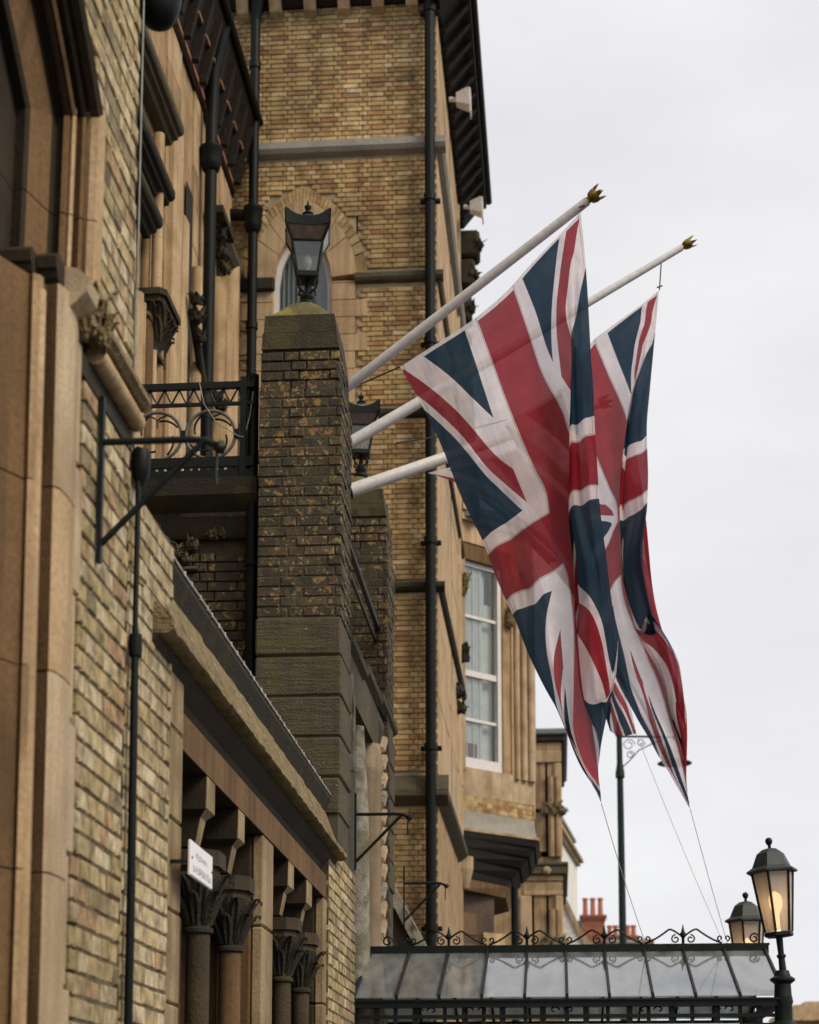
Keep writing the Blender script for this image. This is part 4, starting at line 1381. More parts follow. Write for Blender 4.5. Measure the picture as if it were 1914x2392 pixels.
# ================================================================== BUILDINGS FURTHER ALONG
NB = thing('stone_bay_house', 'narrow two storey sandstone bay with stacked windows beyond the oriel', 'building', (-.3, 39, 0))
bx0, bx1, by = -1.4, .11, 38.0
one('wall', STONE, NB, (bx0, bx1 - .02, by + .02, 43, 0, 10.2), (bx0, bx1 + .01, by - .02, 43, 7.1, 7.2))
one('cornice', LEAD, NB, (bx0, bx1 + .14, by - .14, 43.1, 10.22, 10.36), c=.03)
one('cornice_shadow', STONE_D, NB, (bx0, bx1 + .08, by - .08, 43.05, 10.08, 10.218), c=.03)
for za, zb in ((9.64, 10.07), (6.78, 7.05)):
    one('lintel', STONE_P, NB, (-.72, bx1, by - .03, by + .02, za + .0, zb - .18), c=.01)
    one('frieze', STONE, NB, (-.72, bx1, by - .015, by + .02, zb - .178, zb))
for za, zb in ((7.6, 9.62), (4.6, 6.77)):
    one('mullion', STONE_P, NB, (-.80, -.55, by - .04, by + .02, za, zb), (-.05, bx1 + .0, by - .04, by + .02, za, zb), c=.02)
    b = MB(); b.tube([(-.12, by - .02, za), (-.12, by - .02, zb - .3)], .07, 12); b.tube([(.02, by - .02, za), (.02, by - .02, zb - .3)], .06, 12)
    b.build('mullion_shaft', STONE, NB, smooth=50)
    w_ = one('window', SASH, NB, (-.55, -.50, by + .02, by + .06, za, zb), (-.24, -.19, by + .02, by + .06, za, zb), (-.5, -.24, by + .02, by + .06, (za + zb) / 2 - .05, (za + zb) / 2 + .03), (-.5, -.24, by + .02, by + .06, za, za + .12))
    one('pane', G_WIN, w_, (-.5, -.24, by + .035, by + .041, za + .12, (za + zb) / 2 - .05), (-.5, -.24, by + .035, by + .041, (za + zb) / 2 + .03, zb))
    one('curtain', CURTAIN, NB, (-.55, -.36, by + .07, by + .08, za, zb))
    one('window_back', DARKROOM, NB, (-.55, -.19, by + .12, by + .14, za, zb))
    b = MB()
    for k in range(5):
        b.lump((-.25 + k * .09, by - .05, zb - 1.05 + (k % 2) * .1), .12, k + za, .45, 10, 10)
    b.build('carved_capital', STONE_M, NB, smooth=60)
one('string_course', STONE_G, NB, (bx0, bx1 + .08, by - .09, 43, 7.22, 7.40), (bx0, bx1 + .12, by - .12, 43, 7.40, 7.48), c=.02)
b = MB(); b.lump((-.22, by - .06, 7.30), .09, 2, .3, 8, 10); b.build('medallion', STONE_W, NB, smooth=180)

RW = thing('curved_ramp_wall', 'sandstone wall sweeping down in a curve beside the white house', 'wall', (.5, 44, 0))
b = MB()
cur = [(.05, 7.75), (.14, 7.66), (.22, 7.50), (.32, 7.28), (.45, 6.98), (.60, 6.70), (.80, 6.45), (1.05, 6.22), (1.4, 6.05)]
for (xa, za), (xb, zb) in zip(cur, cur[1:]):
    b.hexa([(xa, 44, za - .28), (xb, 44, zb - .28), (xb, 44.6, zb - .28), (xa, 44.6, za - .28), (xa, 44, za), (xb, 44, zb), (xb, 44.6, zb), (xa, 44.6, za)])
b.build('coping', STONE_W, RW)
b = MB()
for (xa, za), (xb, zb) in zip(cur, cur[1:]):
    b.hexa([(xa, 44.05, 0), (xb, 44.05, 0), (xb, 44.5, 0), (xa, 44.5, 0), (xa, 44.05, za - .285), (xb, 44.05, zb - .285), (xb, 44.5, zb - .285), (xa, 44.5, za - .285)])
b.build('wall', RENDER_W, RW)

WH = thing('white_house', 'cream rendered house with grey cornice seen obliquely past the bay', 'building', (.3, 53, 0))
o_, e_ = (-.35, 47.2), (.1005, .9949)
n_ = (e_[1], -e_[0])
b = MB(); b.obox(o_, e_, n_, 0, 9.6, -3, 0, 0, 10.25); b.build('wall', RENDER_W, WH)
b = MB(); b.obox(o_, e_, n_, 0, 9.7, -.1, .10, 10.25, 10.36); b.obox(o_, e_, n_, 0, 9.75, -.1, .2, 10.36, 10.46); b.obox(o_, e_, n_, 0, 9.65, -.3, -.1, 10.46, 11.0); b.build('cornice', STONE_W, WH)
b = MB(); b.obox(o_, e_, n_, 0, 9.7, -.3, -.02, 11.0, 11.1); b.build('parapet', BAND_G, WH)
b = MB(); b.obox(o_, e_, n_, 5.5, 6.3, -.05, .03, 8.2, 9.4); wq = b.build('window', SASH, WH)
b = MB(); b.obox(o_, e_, n_, 5.6, 6.2, .032, .036, 8.3, 9.3); b.build('pane', G_WIN, wq)

CH = thing('chimney_house', 'distant house with grey roof and two red brick chimney stacks', 'building', (2.4, 82, 0))
one('wall', RENDER_W, CH, (.6, 3.9, 80.5, 88, 0, 10.35), (3.9, 4.3, 81, 88, 0, 9.7))
one('cornice', BAND_G, CH, (.6, 3.95, 80.3, 88, 10.36, 10.5), c=.03)
b = MB(); b.prism([(.6, 10.5), (3.4, 10.5), (2.0, 10.85), (1.05, 11.45), (.6, 11.7)], 1, 81.2, 87); b.build('roof', SLATE, CH)
def stack(x0, x1, y0, y1, z0, z1, n, pz):
    c = MB(); c.box(x0, x1, y0, y1, z0, z1)
    st = c.build('chimney', B_RED[0], CH)
    k = 0
    z = z0
    b = MB()
    while z < z1 - .05:
        x = x0 - (.12 if k % 2 else 0)
        while x < x1:
            a, c_ = max(x, x0), min(x + .22, x1)
            if c_ - a > .04:
                b.mi = random.randrange(3)
                b.box(a, c_, y0 - .012, y0 + .01, z + .006, z + .07)
            x += .235
        z += .08
        k += 1
    q = b.build('brickwork', B_RED, st); q['kind'] = 'stuff'
    one('chimney_cap', B_RED[1], st, (x0 - .06, x1 + .06, y0 - .06, y1 + .06, z1, z1 + .10), (x0 - .1, x1 + .1, y0 - .1, y1 + .1, z1 + .10, z1 + .2))
    for i in range(n):
        x = x0 + (x1 - x0) * (i + .5) / n
        b = MB(); b.lathe([(.13, 0), (.12, .1), (.10, pz - .12), (.13, pz - .1), (.13, pz - .02), (.11, pz)], (x, (y0 + y1) / 2, z1 + .2), 12)
        b.build('chimney_pot', TERRA, st, smooth=40)
stack(1.05, 2.05, 80.0, 80.9, 10.4, 11.4, 3, .82)
stack(2.2, 3.55, 82.0, 82.9, 10.2, 10.7, 5, .52)
one('side_wall', B_RED[1], CH, (3.5, 4.25, 80.8, 81, 9.2, 10.6))

FB = thing('far_sandstone_building', 'far sandstone building low at the right edge across the street', 'building', (16, 104, 0))
one('wall', STONE_P, FB, (12.75, 22, 100, 112, 8.2, 9.05), (13.4, 22, 100.2, 112, 9.05, 9.25))
one('lower_wall', STONE_B, FB, (12.6, 22, 99.9, 112, 0, 8.2))
one('cornice', STONE, FB, (12.6, 22, 99.8, 112, 8.15, 8.28), c=.03)
for k in range(4):
    f = one('window', SASH, FB, (13.2 + k * 1.6, 14.0 + k * 1.6, 99.86, 99.9, 5.6, 7.4))
    one('pane', G_WIN, f, (13.26 + k * 1.6, 13.94 + k * 1.6, 99.85, 99.856, 5.66, 7.34))

RB = thing('raking_buttress', 'sloping grey stone buttress against the foot of the tower', 'buttress', (-1.5, 19, 0))
b = MB()
for (xa, xb, za, zb) in ((-1.74, -1.53, 4.32, 3.93), (-1.525, -1.30, 3.92, 3.50)):
    b.hexa([(xa, 18.8, za - .22), (xb, 18.8, zb - .22), (xb, 19.3, zb - .22), (xa, 19.3, za - .22), (xa, 18.8, za), (xb, 18.8, zb), (xb, 19.3, zb), (xa, 19.3, za)])
b.build('coping', STONE_L, RB)
b = MB(); b.prism([(-1.74, 0), (-1.34, 0), (-1.34, 3.3), (-1.74, 4.08)], 1, 18.9, 19.25); b.build('buttress_wall', STONE_G, RB)

# ================================================================== GLASS CANOPY
CN = thing('glass_entrance_canopy', 'black iron canopy with pitched glass roof and scrolled ridge cresting over the pavement', 'canopy', (0, 14.75, 0))
RX0, RX1, RYr, RZ = -1.50, 1.66, 14.75, 3.155
EY, EZ, EX1 = 13.5, 2.675, 1.60
xs = [-1.535, -1.215, -.895, -.575, -.255, .06, .375, .695, 1.01, 1.335, 1.66]
for sgn in (-1, 1):
    yo = RYr + sgn * (RYr - EY)
    for a, c in zip(xs, xs[1:]):
        b = MB()
        b.hexa([(a + .012, yo, EZ), (c - .012, yo, EZ), (c - .012, RYr + sgn * .03, RZ - .02), (a + .012, RYr + sgn * .03, RZ - .02), (a + .012, yo, EZ + .006), (c - .012, yo, EZ + .006), (c - .012, RYr + sgn * .03, RZ - .014), (a + .012, RYr + sgn * .03, RZ - .014)])
        b.build('glass_pane', G_CANOPY, CN)
    for x in xs:
        b = MB()
        b.hexa([(x - .012, yo, EZ - .015), (x + .012, yo, EZ - .015), (x + .012, RYr + sgn * .03, RZ - .035), (x - .012, RYr + sgn * .03, RZ - .035), (x - .008, yo, EZ + .028), (x + .008, yo, EZ + .028), (x + .008, RYr + sgn * .03, RZ + .008), (x - .008, RYr + sgn * .03, RZ + .008)])
        b.build('glazing_bar', IRON, CN)
one('ridge_beam', IRON, CN, (-1.54, 1.69, RYr - .045, RYr + .045, RZ - .04, RZ + .03), (-1.54, 1.70, RYr - .03, RYr + .03, RZ + .03, RZ + .045))
# gutters, frieze of posts and rails on both long sides
for yo in (EY, 2 * RYr - EY):
    one('gutter', IRON, CN, (-1.54, 1.66, yo - .05, yo + .05, EZ - .075, EZ - .018), (-1.54, 1.68, yo - .065, yo + .065, EZ - .03, EZ - .016))
    one('frieze_rail', IRON, CN, (-1.54, 1.66, yo - .025, yo + .025, 2.520, 2.545), (-1.54, 1.66, yo - .025, yo + .025, 2.455, 2.475))
    for k, x in enumerate([-1.51, -1.36, -1.22, -1.07, -.85, -.70, -.56, -.42, -.25, -.12, .06, .20, .36, .52, .66, .83, .98, 1.16, 1.33, 1.47, 1.63]):
        w = .022 if k % 2 else .014
        one('frieze_post', IRON, CN, (x - w, x + w, yo - .018, yo + .018, 2.36, 2.605))
    for x in (-.62, .02, .68, 1.20, -1.0):
        for d in (-1, 1):
            b = MB()
            pts = []
            for q in range(15):
                an = q / 14 * 4.6
                rr = .040 * (1 - q / 18)
                pts.append((x + d * (.055 - rr * math.cos(an)), yo - .02, 2.575 + rr * math.sin(an) * .8))
            b.tube(pts, .0065, 6)
            b.build('frieze_scroll', IRON, CN, smooth=60)
one('end_beam', IRON, CN, (1.60, 1.66, EY, 2 * RYr - EY, EZ - .07, EZ - .01))
one('sign_board', NAVY, CN, (-.86, 1.34, EY - .075, EY - .04, 1.98, 2.475))
one('sign_border', SASH, CN, (-.835, 1.315, EY - .080, EY - .0755, 2.462, 2.468), (1.309, 1.315, EY - .080, EY - .0755, 2.0, 2.4615), (-.835, -.829, EY - .080, EY - .0755, 2.0, 2.4615))
# ridge cresting: fleur spikes joined by long scrolls
def scroll(cx_, cz_, r0, turns, start, d, y, r=.008):
    b = MB()
    pts = []
    n = 26
    for q in range(n):
        an = start + d * q / (n - 1) * turns * 2 * math.pi
        rr = r0 * (1 - .72 * q / (n - 1))
        pts.append((cx_ + rr * math.cos(an), y, cz_ + rr * math.sin(an)))
    b.tube(pts, r, 6)
    return b
cres = [-.895, -.255, .375, 1.01]
zc = RZ + .045
for x in cres:
    b = MB()
    b.tube([(x, RYr, zc), (x, RYr, zc + .05), (x, RYr, zc + .075), (x, RYr, zc + .10), (x, RYr, zc + .16)], [.012, .012, .026, .014, .002], 8)
    b.lump((x, RYr, zc + .075), .026, x, .2, 8, 10)
    b.build('crest_spike', IRON, CN, smooth=50)
    for d in (-1, 1):
        s_ = scroll(x + d * .060, zc + .04, .036, 1.2, math.pi / 2, -d, RYr, .007)
        s_.build('crest_scroll', IRON, CN, smooth=60)
        e = x + d * .31
        pts = []
        for q in range(20):
            t = q / 19
            pts.append((x + d * (.02 + .29 * t), RYr, zc + .07 + .055 * math.sin(min(t * 2.6, 1) * math.pi * .5) - .115 * max(0, (t - .30) / .70) ** .9 * (1 + .2 * math.sin(t * 3))))
        b = MB(); b.tube(pts, .0085, 6); b.build('crest_sweep', IRON, CN, smooth=60)
for x in (-1.215, -.575, .06, .695, 1.335):
    for d in (-1, 1):
        b = scroll(x + d * .028, zc + .045, .024, 1.0, -math.pi / 2, d, RYr, .007)
        b.build('crest_scroll', IRON, CN, smooth=60)
for x in (-1.40, 1.58):
    b = scroll(x, zc + .04, .045, 1.3, 0, 1, RYr, .008); b.build('crest_scroll', IRON, CN, smooth=60)
# corner columns
for y in (EY, 2 * RYr - EY):
    b = MB()
    b.lathe([(.13, 0), (.13, .25), (.10, .30), (.075, .4), (.07, 1.2), (.066, 2.30), (.10, 2.38), (.105, 2.46), (.066, 2.49), (.064, 2.60), (.074, 2.63), (.064, 2.68), (.060, 2.76), (.092, 2.785), (.092, 2.80), (.060, 2.82), (.048, 2.86)], (1.645, y, 0), 18)
    b.build('column', IRON, CN, smooth=40)

# ================================================================== LAMPS
def hexpost_lamp(label, loc, lean):
    t = thing('post_lamp', label, 'lamp', loc, 'lit lamps on the canopy columns')
    t.rotation_euler = (0, R(-lean), 0)
    six = lambda r, z, rot=.2: [(r * math.cos(rot + k * math.pi / 3), r * math.sin(rot + k * math.pi / 3), z) for k in range(6)]
    b = MB(); b.lathe([(.028, 0), (.024, .10), (.034, .11), (.034, .125), (.022, .135), (.026, .26)], (0, 0, 0), 12)
    b.build('stem', IRON, t, smooth=40, local=True)
    b = MB(); b.lathe([(.10, 0), (.112, .008), (.112, .03), (.10, .036)], (0, 0, .26), 6, rot=.2)
    b.build('base_plate', IRON, t, local=True)
    b = MB()
    lo, hi = six(.104, .296), six(.158, .745)
    for k in range(6):
        b.tube([lo[k], hi[k]], .0105, 6)
    b.tube(hi + [hi[0]], .010, 6, caps=False)
    b.build('lantern_frame', IRON, t, local=True)
    lo, hi = six(.099, .30), six(.152, .742)
    for k in range(6):
        n = (k + 1) % 6
        a, c, d, e = [Vector(q) for q in (lo[k], lo[n], hi[n], hi[k])]
        off = Vector((a.x + c.x, a.y + c.y, 0)).normalized() * .003
        q = MB(); q.hexa([a, c, c + off, a + off, e, d, d + off, e + off])
        q.build('pane', G_FROST, t, local=True)
    b = MB()
    b.lathe([(.150, .738), (.196, .742), (.198, .756), (.150, .785), (.128, .835), (.105, .885), (.06, .918), (.02, .928)], (0, 0, 0), 6, rot=.2)
    b.build('cap', paint('weathered_black_cap', (.035, .042, .042), .5), t, local=True)
    b = MB(); b.lathe([(.012, .92), (.012, .95), (.022, .962), (.028, .982), (.022, 1.0), (.004, 1.01)], (0, 0, 0), 12)
    b.build('ball_finial', IRON, t, smooth=60, local=True)
    b = MB(); b.lathe([(.018, .30), (.018, .43), (.026, .44), (.045, .48), (.052, .53), (.042, .575), (.012, .60)], (0, 0, 0), 14)
    b.build('bulb', BULB, t, smooth=60, local=True)
    return t
BULB = emit('lit_bulb', (1.0, .72, .40), 3.2)
hexpost_lamp('lit six sided lamp nearest the street, in front and larger', (1.650, 13.5, 2.85), 4.5)
hexpost_lamp('lit six sided lamp half hidden behind the larger one', (1.665, 16.0, 2.78), 1.0)

def pier_lantern(label, loc, rz):
    t = thing('pier_lantern', label, 'lantern', loc, 'lanterns on the porch piers', R(rz))
    t.scale = (1.24, 1.24, 1.24)
    sq = lambda r, z: [(-r, -r, z), (r, -r, z), (r, r, z), (-r, r, z)]
    b = MB(); b.lathe([(.055, 0), (.055, .02), (.035, .03), (.045, .055), (.03, .075), (.018, .09), (.014, .17)], (0, 0, 0), 14)
    b.build('base', IRON, t, smooth=40, local=True)
    for k in range(4):
        an = math.pi / 4 + k * math.pi / 2
        ca, sa = math.cos(an), math.sin(an)
        b = MB(); b.tube([(.02 * ca, .02 * sa, .075), (.075 * ca, .075 * sa, .10), (.06 * ca, .06 * sa, .135), (.085 * ca, .085 * sa, .175)], .007, 6)
        b.build('foot', IRON, t, smooth=60, local=True)
    b = MB(); b.box(-.068, .068, -.068, .068, .165, .205, c=.006); b.build('bottom_tray', IRON, t, local=True)
    b = MB()
    lo, hi = sq(.062, .205), sq(.092, .385)
    for k in range(4):
        b.tube([lo[k], hi[k]], .0085, 6)
    b.tube(hi + [hi[0]], .010, 6, caps=False)
    b.build('body_frame', IRON, t, local=True)
    for k in range(4):
        n = (k + 1) % 4
        a, c, d, e = [Vector(q) for q in (lo[k], lo[n], hi[n], hi[k])]
        off = Vector((a.x + c.x, a.y + c.y, 0)).normalized() * .003
        q = MB(); q.hexa([a * .985, c * .985, c * .985 + off, a * .985 + off, e * .985, d * .985, d * .985 + off, e * .985 + off])
        q.build('pane', G_LAMP, t, local=True)
    b = MB()
    lo, hi = sq(.090, .388), sq(.128, .475)
    for k in range(4):
        n = (k + 1) % 4
        b.tube([lo[k], hi[k]], .011, 6)
    b.tube(lo + [lo[0]], .011, 6, caps=False)
    b.build('hood_frame', IRON, t, local=True)
    for k in range(4):
        n = (k + 1) % 4
        a, c, d, e = [Vector(q) for q in (lo[k], lo[n], hi[n], hi[k])]
        off = Vector((a.x + c.x, a.y + c.y, 0)).normalized() * .003
        q = MB(); q.hexa([a * .985, c * .985, c * .985 + off, a * .985 + off, e * .985, d * .985, d * .985 + off, e * .985 + off])
        q.build('hood_pane', HOODP, t, local=True)
    # crown: band with upswept corners
    b = MB()
    for k in range(4):
        p0, p1 = Vector(sq(.130, .475)[k]), Vector(sq(.130, .475)[(k + 1) % 4])
        outn = Vector((p0.x + p1.x, p0.y + p1.y, 0)).normalized()
        n = 8
        for j in range(n):
            ta, tb = j / n, (j + 1) / n
            q = []
            for tt in (ta, tb):
                w = abs(2 * tt - 1) ** 2.2
                p = p0.lerp(p1, tt) + outn * .008 * w
                q.append((p, .465 + .012 * w, .520 + .052 * w))
            b.hexa([(q[0][0].x, q[0][0].y, q[0][1]), (q[1][0].x, q[1][0].y, q[1][1]), (q[1][0].x * .93, q[1][0].y * .93, q[1][1]), (q[0][0].x * .93, q[0][0].y * .93, q[0][1]),
                    (q[0][0].x * 1.03, q[0][0].y * 1.03, q[0][2]), (q[1][0].x * 1.03, q[1][0].y * 1.03, q[1][2]), (q[1][0].x * .95, q[1][0].y * .95, q[1][2]), (q[0][0].x * .95, q[0][0].y * .95, q[0][2])])
    b.build('crown', IRON, t, local=True)
    b = MB()
    b.hexa(sq(.122, .50) + sq(.062, .555)); b.build('roof_plate', paint('lamp_roof_enamel', (.34, .36, .38), .3), t, local=True)
    b = MB(); b.lathe([(.064, .553), (.050, .575), (.030, .59), (.036, .60), (.020, .612), (.013, .625), (.022, .64), (.022, .65), (.008, .663), (.003, .69)], (0, 0, 0), 14)
    b.build('finial', IRON, t, smooth=40, local=True)
    b = MB(); b.lathe([(.012, .205), (.012, .25), (.02, .26), (.026, .29), (.02, .32), (.006, .335)], (0, 0, 0), 12)
    b.build('bulb', paint('unlit_bulb', (.72, .72, .70), .2), t, smooth=60, local=True)
    return t
HOODP = paint('smoked_lamp_glass', (.10, .075, .065), .25)
la = pier_lantern('black lantern on the nearer soot dark pier before the pointed window', (-1.835, 12.82, 7.855), 8)
lb = subtree(la)
lb.location = (-1.82, 16.42, 7.875)
lb['label'] = 'black lantern on the farther pier, partly hidden behind a white flagpole'

SL = thing('street_lamp', 'tall green street lamp column with scrolled arm and hanging lantern', 'street lamp', (1.24, 35, 0))
b = MB(); b.tube([(1.245, 35, 0), (1.245, 35, 1.2), (1.242, 35, 8.6), (1.238, 35, 9.55)], [.10, .085, .062, .055], 12)
b.lathe([(.055, 0), (.08, .02), (.085, .08), (.06, .1), (.045, .2), (.05, .26), (.02, .3), (.008, .42)], (1.238, 35, 9.5), 12)
b.lathe([(.062, 0), (.09, .03), (.09, .12), (.062, .3)], (1.242, 35, 8.65), 12)
b.build('column', IRON_G, SL, smooth=40)
b = MB(); b.tube([(1.24, 35, 9.50), (1.7, 35, 9.49), (2.32, 35, 9.46)], .022, 8)
b.build('arm', IRON_G, SL)
b = MB()
b.tube([(1.25, 35, 8.85), (1.42, 35, 9.0), (1.62, 35, 9.22), (1.85, 35, 9.33), (2.1, 35, 9.42)], .012, 6)
for (cx_, cz_, r0, d) in ((1.42, 9.33, .12, 1), (1.66, 9.38, .085, -1), (1.45, 9.13, .08, 1)):
    pts = [(cx_ + r0 * (1 - .6 * q / 20) * math.cos(d * q * .42), 35, cz_ + r0 * (1 - .6 * q / 20) * math.sin(d * q * .42)) for q in range(21)]
    b.tube(pts, .009, 6)
b.build('arm_scroll', IRON_G, SL, smooth=60)
b = MB(); b.lathe([(.33, 8.93), (.34, 8.945), (.30, 8.97), (.05, 8.985)], (2.305, 35, 0), 20); b.tube([(2.30, 35, 9.46), (2.30, 35, 9.38)], .02, 6); b.build('shade_rim', IRON_G, SL, smooth=40)
b = MB(); b.lathe([(.24, 8.985), (.245, 9.15), (.20, 9.30), (.10, 9.38), (.03, 9.4)], (2.305, 35, 0), 18); b.build('globe', paint('opal_lamp_globe', (.66, .66, .68), .3), SL, smooth=60)

# ================================================================== WALL BRACKETS
def bracket(label, loc):
    t = thing('wall_bracket', label, 'bracket', loc, 'black iron basket brackets on the street wall')
    b = MB(); b.box(.002, .018, -.013, .013, -.42, .16); b.build('wall_bar', IRON, t, local=True)
    b = MB(); b.tube([(.016, 0, 0), (.30, 0, 0), (.36, 0, -.004), (.395, 0, -.02)], .0125, 8); b.build('arm', IRON, t, smooth=50, local=True)
    b = MB(); b.tube([(.016, 0, -.355), (.33, 0, -.035), (.36, 0, -.004)], .0115, 8); b.build('strut', IRON, t, smooth=50, local=True)
    b = MB(); b.lump((.412, 0, -.03), .022, 3, .3, 9, 10); b.tube([(.405, 0, -.03), (.40, 0, -.11), (.402, 0, -.16)], .006, 6); b.build('hook_end', IRON, t, smooth=50, local=True)
    return t
w1 = bracket('black iron bracket on the near brick wall in front of the balcony railing', (-1.522, 5.72, 3.935))
w2 = subtree(w1); w2.location = (-1.508, 13.24, 4.03)
w2['label'] = 'black iron bracket on the porch beside the whitened portal shaft'
w3 = subtree(w1); w3.location = (-1.462, 16.95, 4.04)
w3['label'] = 'farthest iron bracket, just above the sloping stone buttress'

# ================================================================== BALCONY RAILING
BR = thing('balcony_railing', 'black cast iron balcony railing with circles and lattice panel', 'railing', (-3.2, 12.6, 6.43))
y0 = 12.60
xa, xb = -4.18, -2.19
one('top_rail', IRON, BR, (xa, xb, y0 - .022, y0 + .022, 7.13, 7.17), (xa, xb, y0 - .014, y0 + .014, 7.17, 7.18))
one('second_rail', IRON, BR, (xa, xb, y0 - .014, y0 + .014, 7.000, 7.022))
one('post', IRON, BR, (-2.292, -2.245, y0 - .024, y0 + .024, 6.40, 7.21))
one('post', IRON, BR, (-4.18, -4.14, y0 - .024, y0 + .024, 6.40, 7.21))
x = xa + .05
k = 0
while x < -2.31:
    b = MB(); b.tube([(x, y0, 7.02), (x + .055, y0, 7.13)] if k % 2 == 0 else [(x, y0, 7.13), (x + .055, y0, 7.02)], .0075, 6)
    b.build('zigzag_bar', IRON, BR)
    x += .055
    k += 1
for cx_ in (-3.72, -3.33, -2.915, -2.515):
    b = MB(); n = 40
    pts = [(cx_ + .185 * math.cos(q / n * 2 * math.pi), y0, 6.775 + .185 * math.sin(q / n * 2 * math.pi)) for q in range(n + 1)]
    b.tube(pts, .0135, 8, caps=False); b.build('ring', paint('lit_grey_iron', (.13, .13, .12), .4), BR, smooth=60)  # paler grey paints the light caught by the rings
    b = MB()
    for q0 in (0.4, 2.0, 3.6, 5.2):
        pts = [(cx_ + (.165 - .05 * q / 14) * math.cos(q0 + q * .075) - .0, y0, 6.775 + (.165 - .05 * q / 14) * math.sin(q0 + q * .075)) for q in range(15)]
        b.tube(pts, .008, 6)
    b.build('ring_scroll', IRON, BR, smooth=60)
    one('ring_collar', IRON, BR, (cx_ + .180, cx_ + .215, y0 - .014, y0 + .014, 6.74, 6.81))
    b = MB()
    b.tube([(cx_ - .085, y0, 6.94), (cx_ - .02, y0, 6.915), (cx_, y0, 6.895), (cx_ + .02, y0, 6.915), (cx_ + .085, y0, 6.94)], .006, 6)
    b.tube([(cx_, y0, 6.895), (cx_, y0, 6.84)], .006, 6)
    b.build('ring_leaf', IRON, BR, smooth=60)
one('lattice_rail', IRON, BR, (xa, xb, y0 - .015, y0 + .015, 6.525, 6.60), (xa, xb, y0 - .015, y0 + .015, 6.430, 6.497))
x = xa
while x < -2.3:
    one('lattice_bar', IRON, BR, (x, x + .042, y0 - .010, y0 + .010, 6.495, 6.527))
    x += .064
one('foot_rail', IRON, BR, (xa, xb, y0 - .02, y0 + .02, 6.395, 6.410))
b = MB()
b.tube([(-2.60, y0 - .02, 7.17), (-2.56, y0 - .03, 7.0), (-2.47, y0 - .03, 6.86), (-2.30, y0 - .03, 6.745), (-2.26, y0 - .02, 6.74)], .004, 6)
b.tube([(-2.20, y0, 7.1), (-2.22, y0 - .02, 6.9), (-2.26, y0 - .02, 6.74)], .004, 6)
b.build('trailing_cable', CABLE, BR, smooth=60)

# ================================================================== FLOODLIGHTS
def flood(label, loc):
    t = thing('floodlight', label, 'floodlight', loc, 'white floodlights under the tower eaves')
    b = MB(); b.hexa([(0.086, -0.072, -0.043), (0.288, -0.115, -0.115), (0.288, 0.115, -0.115), (0.086, 0.072, -0.043), (0.086, -0.072, 0.101), (0.259, -0.115, 0.158), (0.259, 0.115, 0.158), (0.086, 0.072, 0.101)]); b.build('housing', WHITE, t, local=True)
    b = MB(); b.hexa([(0.281, -0.108, -0.216), (0.302, -0.108, -0.216), (0.302, 0.108, -0.216), (0.281, 0.108, -0.216), (0.266, -0.108, 0.151), (0.295, -0.108, 0.151), (0.295, 0.108, 0.151), (0.266, 0.108, 0.151)]); b.build('visor', WHITE, t, local=True)
    b = MB(); b.tube([(-0.014, 0.000, 0.043), (0.101, 0.000, 0.029)], .035, 8); b.build('mount', SASH, t, smooth=40, local=True)
    return t
f1 = flood('white floodlight higher up, near the front of the tower eaves', (-1.40, 24.0, 16.32))
f2 = subtree(f1); f2.location = (-1.36, 27.2, 16.42)
f2['label'] = 'white floodlight further along, at the far end of the tower eaves'

# ================================================================== WALL SIGN
SG = thing('white_wall_sign', 'small white notice with faint grey lettering before the dark first window light', 'sign', (-1.43, 7.2, 2.7))
b = MB(); b.box(-1.462, -1.448, 7.0, 7.45, 2.652, 2.795, c=.004); b.build('plate', paint('white_enamel', (.80, .79, .83), .4, vary=.04), SG)
INK = paint('faded_grey_ink', (.34, .34, .38), .8)
random.seed(9)
for row, (z, h, y0_, y1_) in enumerate(((2.742, .026, 7.10, 7.38), (2.688, .030, 7.05, 7.43))):
    b = MB()
    y = y0_
    while y < y1_:     # worn strokes of unreadable letters
        w = random.uniform(.012, .024)
        if random.random() < .82:
            b.box(-1.4478, -1.4465, y, y + .005, z - h * random.uniform(.3, .5), z + h * random.uniform(.3, .5))
            if random.random() < .6:
                zz = z + random.choice((-.4, 0, .4)) * h
                b.box(-1.4478, -1.4465, y + .0055, y + w, zz - .002, zz + .003)
        y += w + .009
    b.build('lettering', INK, SG)
for y_ in (7.018, 7.432):
    b = MB(); b.lump((-1.4478, y_, 2.725), .005, 1, 0); b.build('screw', IRON, SG, smooth=180)
one('sign_arm', IRON, SG, (-1.56, -1.462, 7.0, 7.012, 2.70, 2.715), (-1.56, -1.462, 7.20, 7.212, 2.70, 2.715))
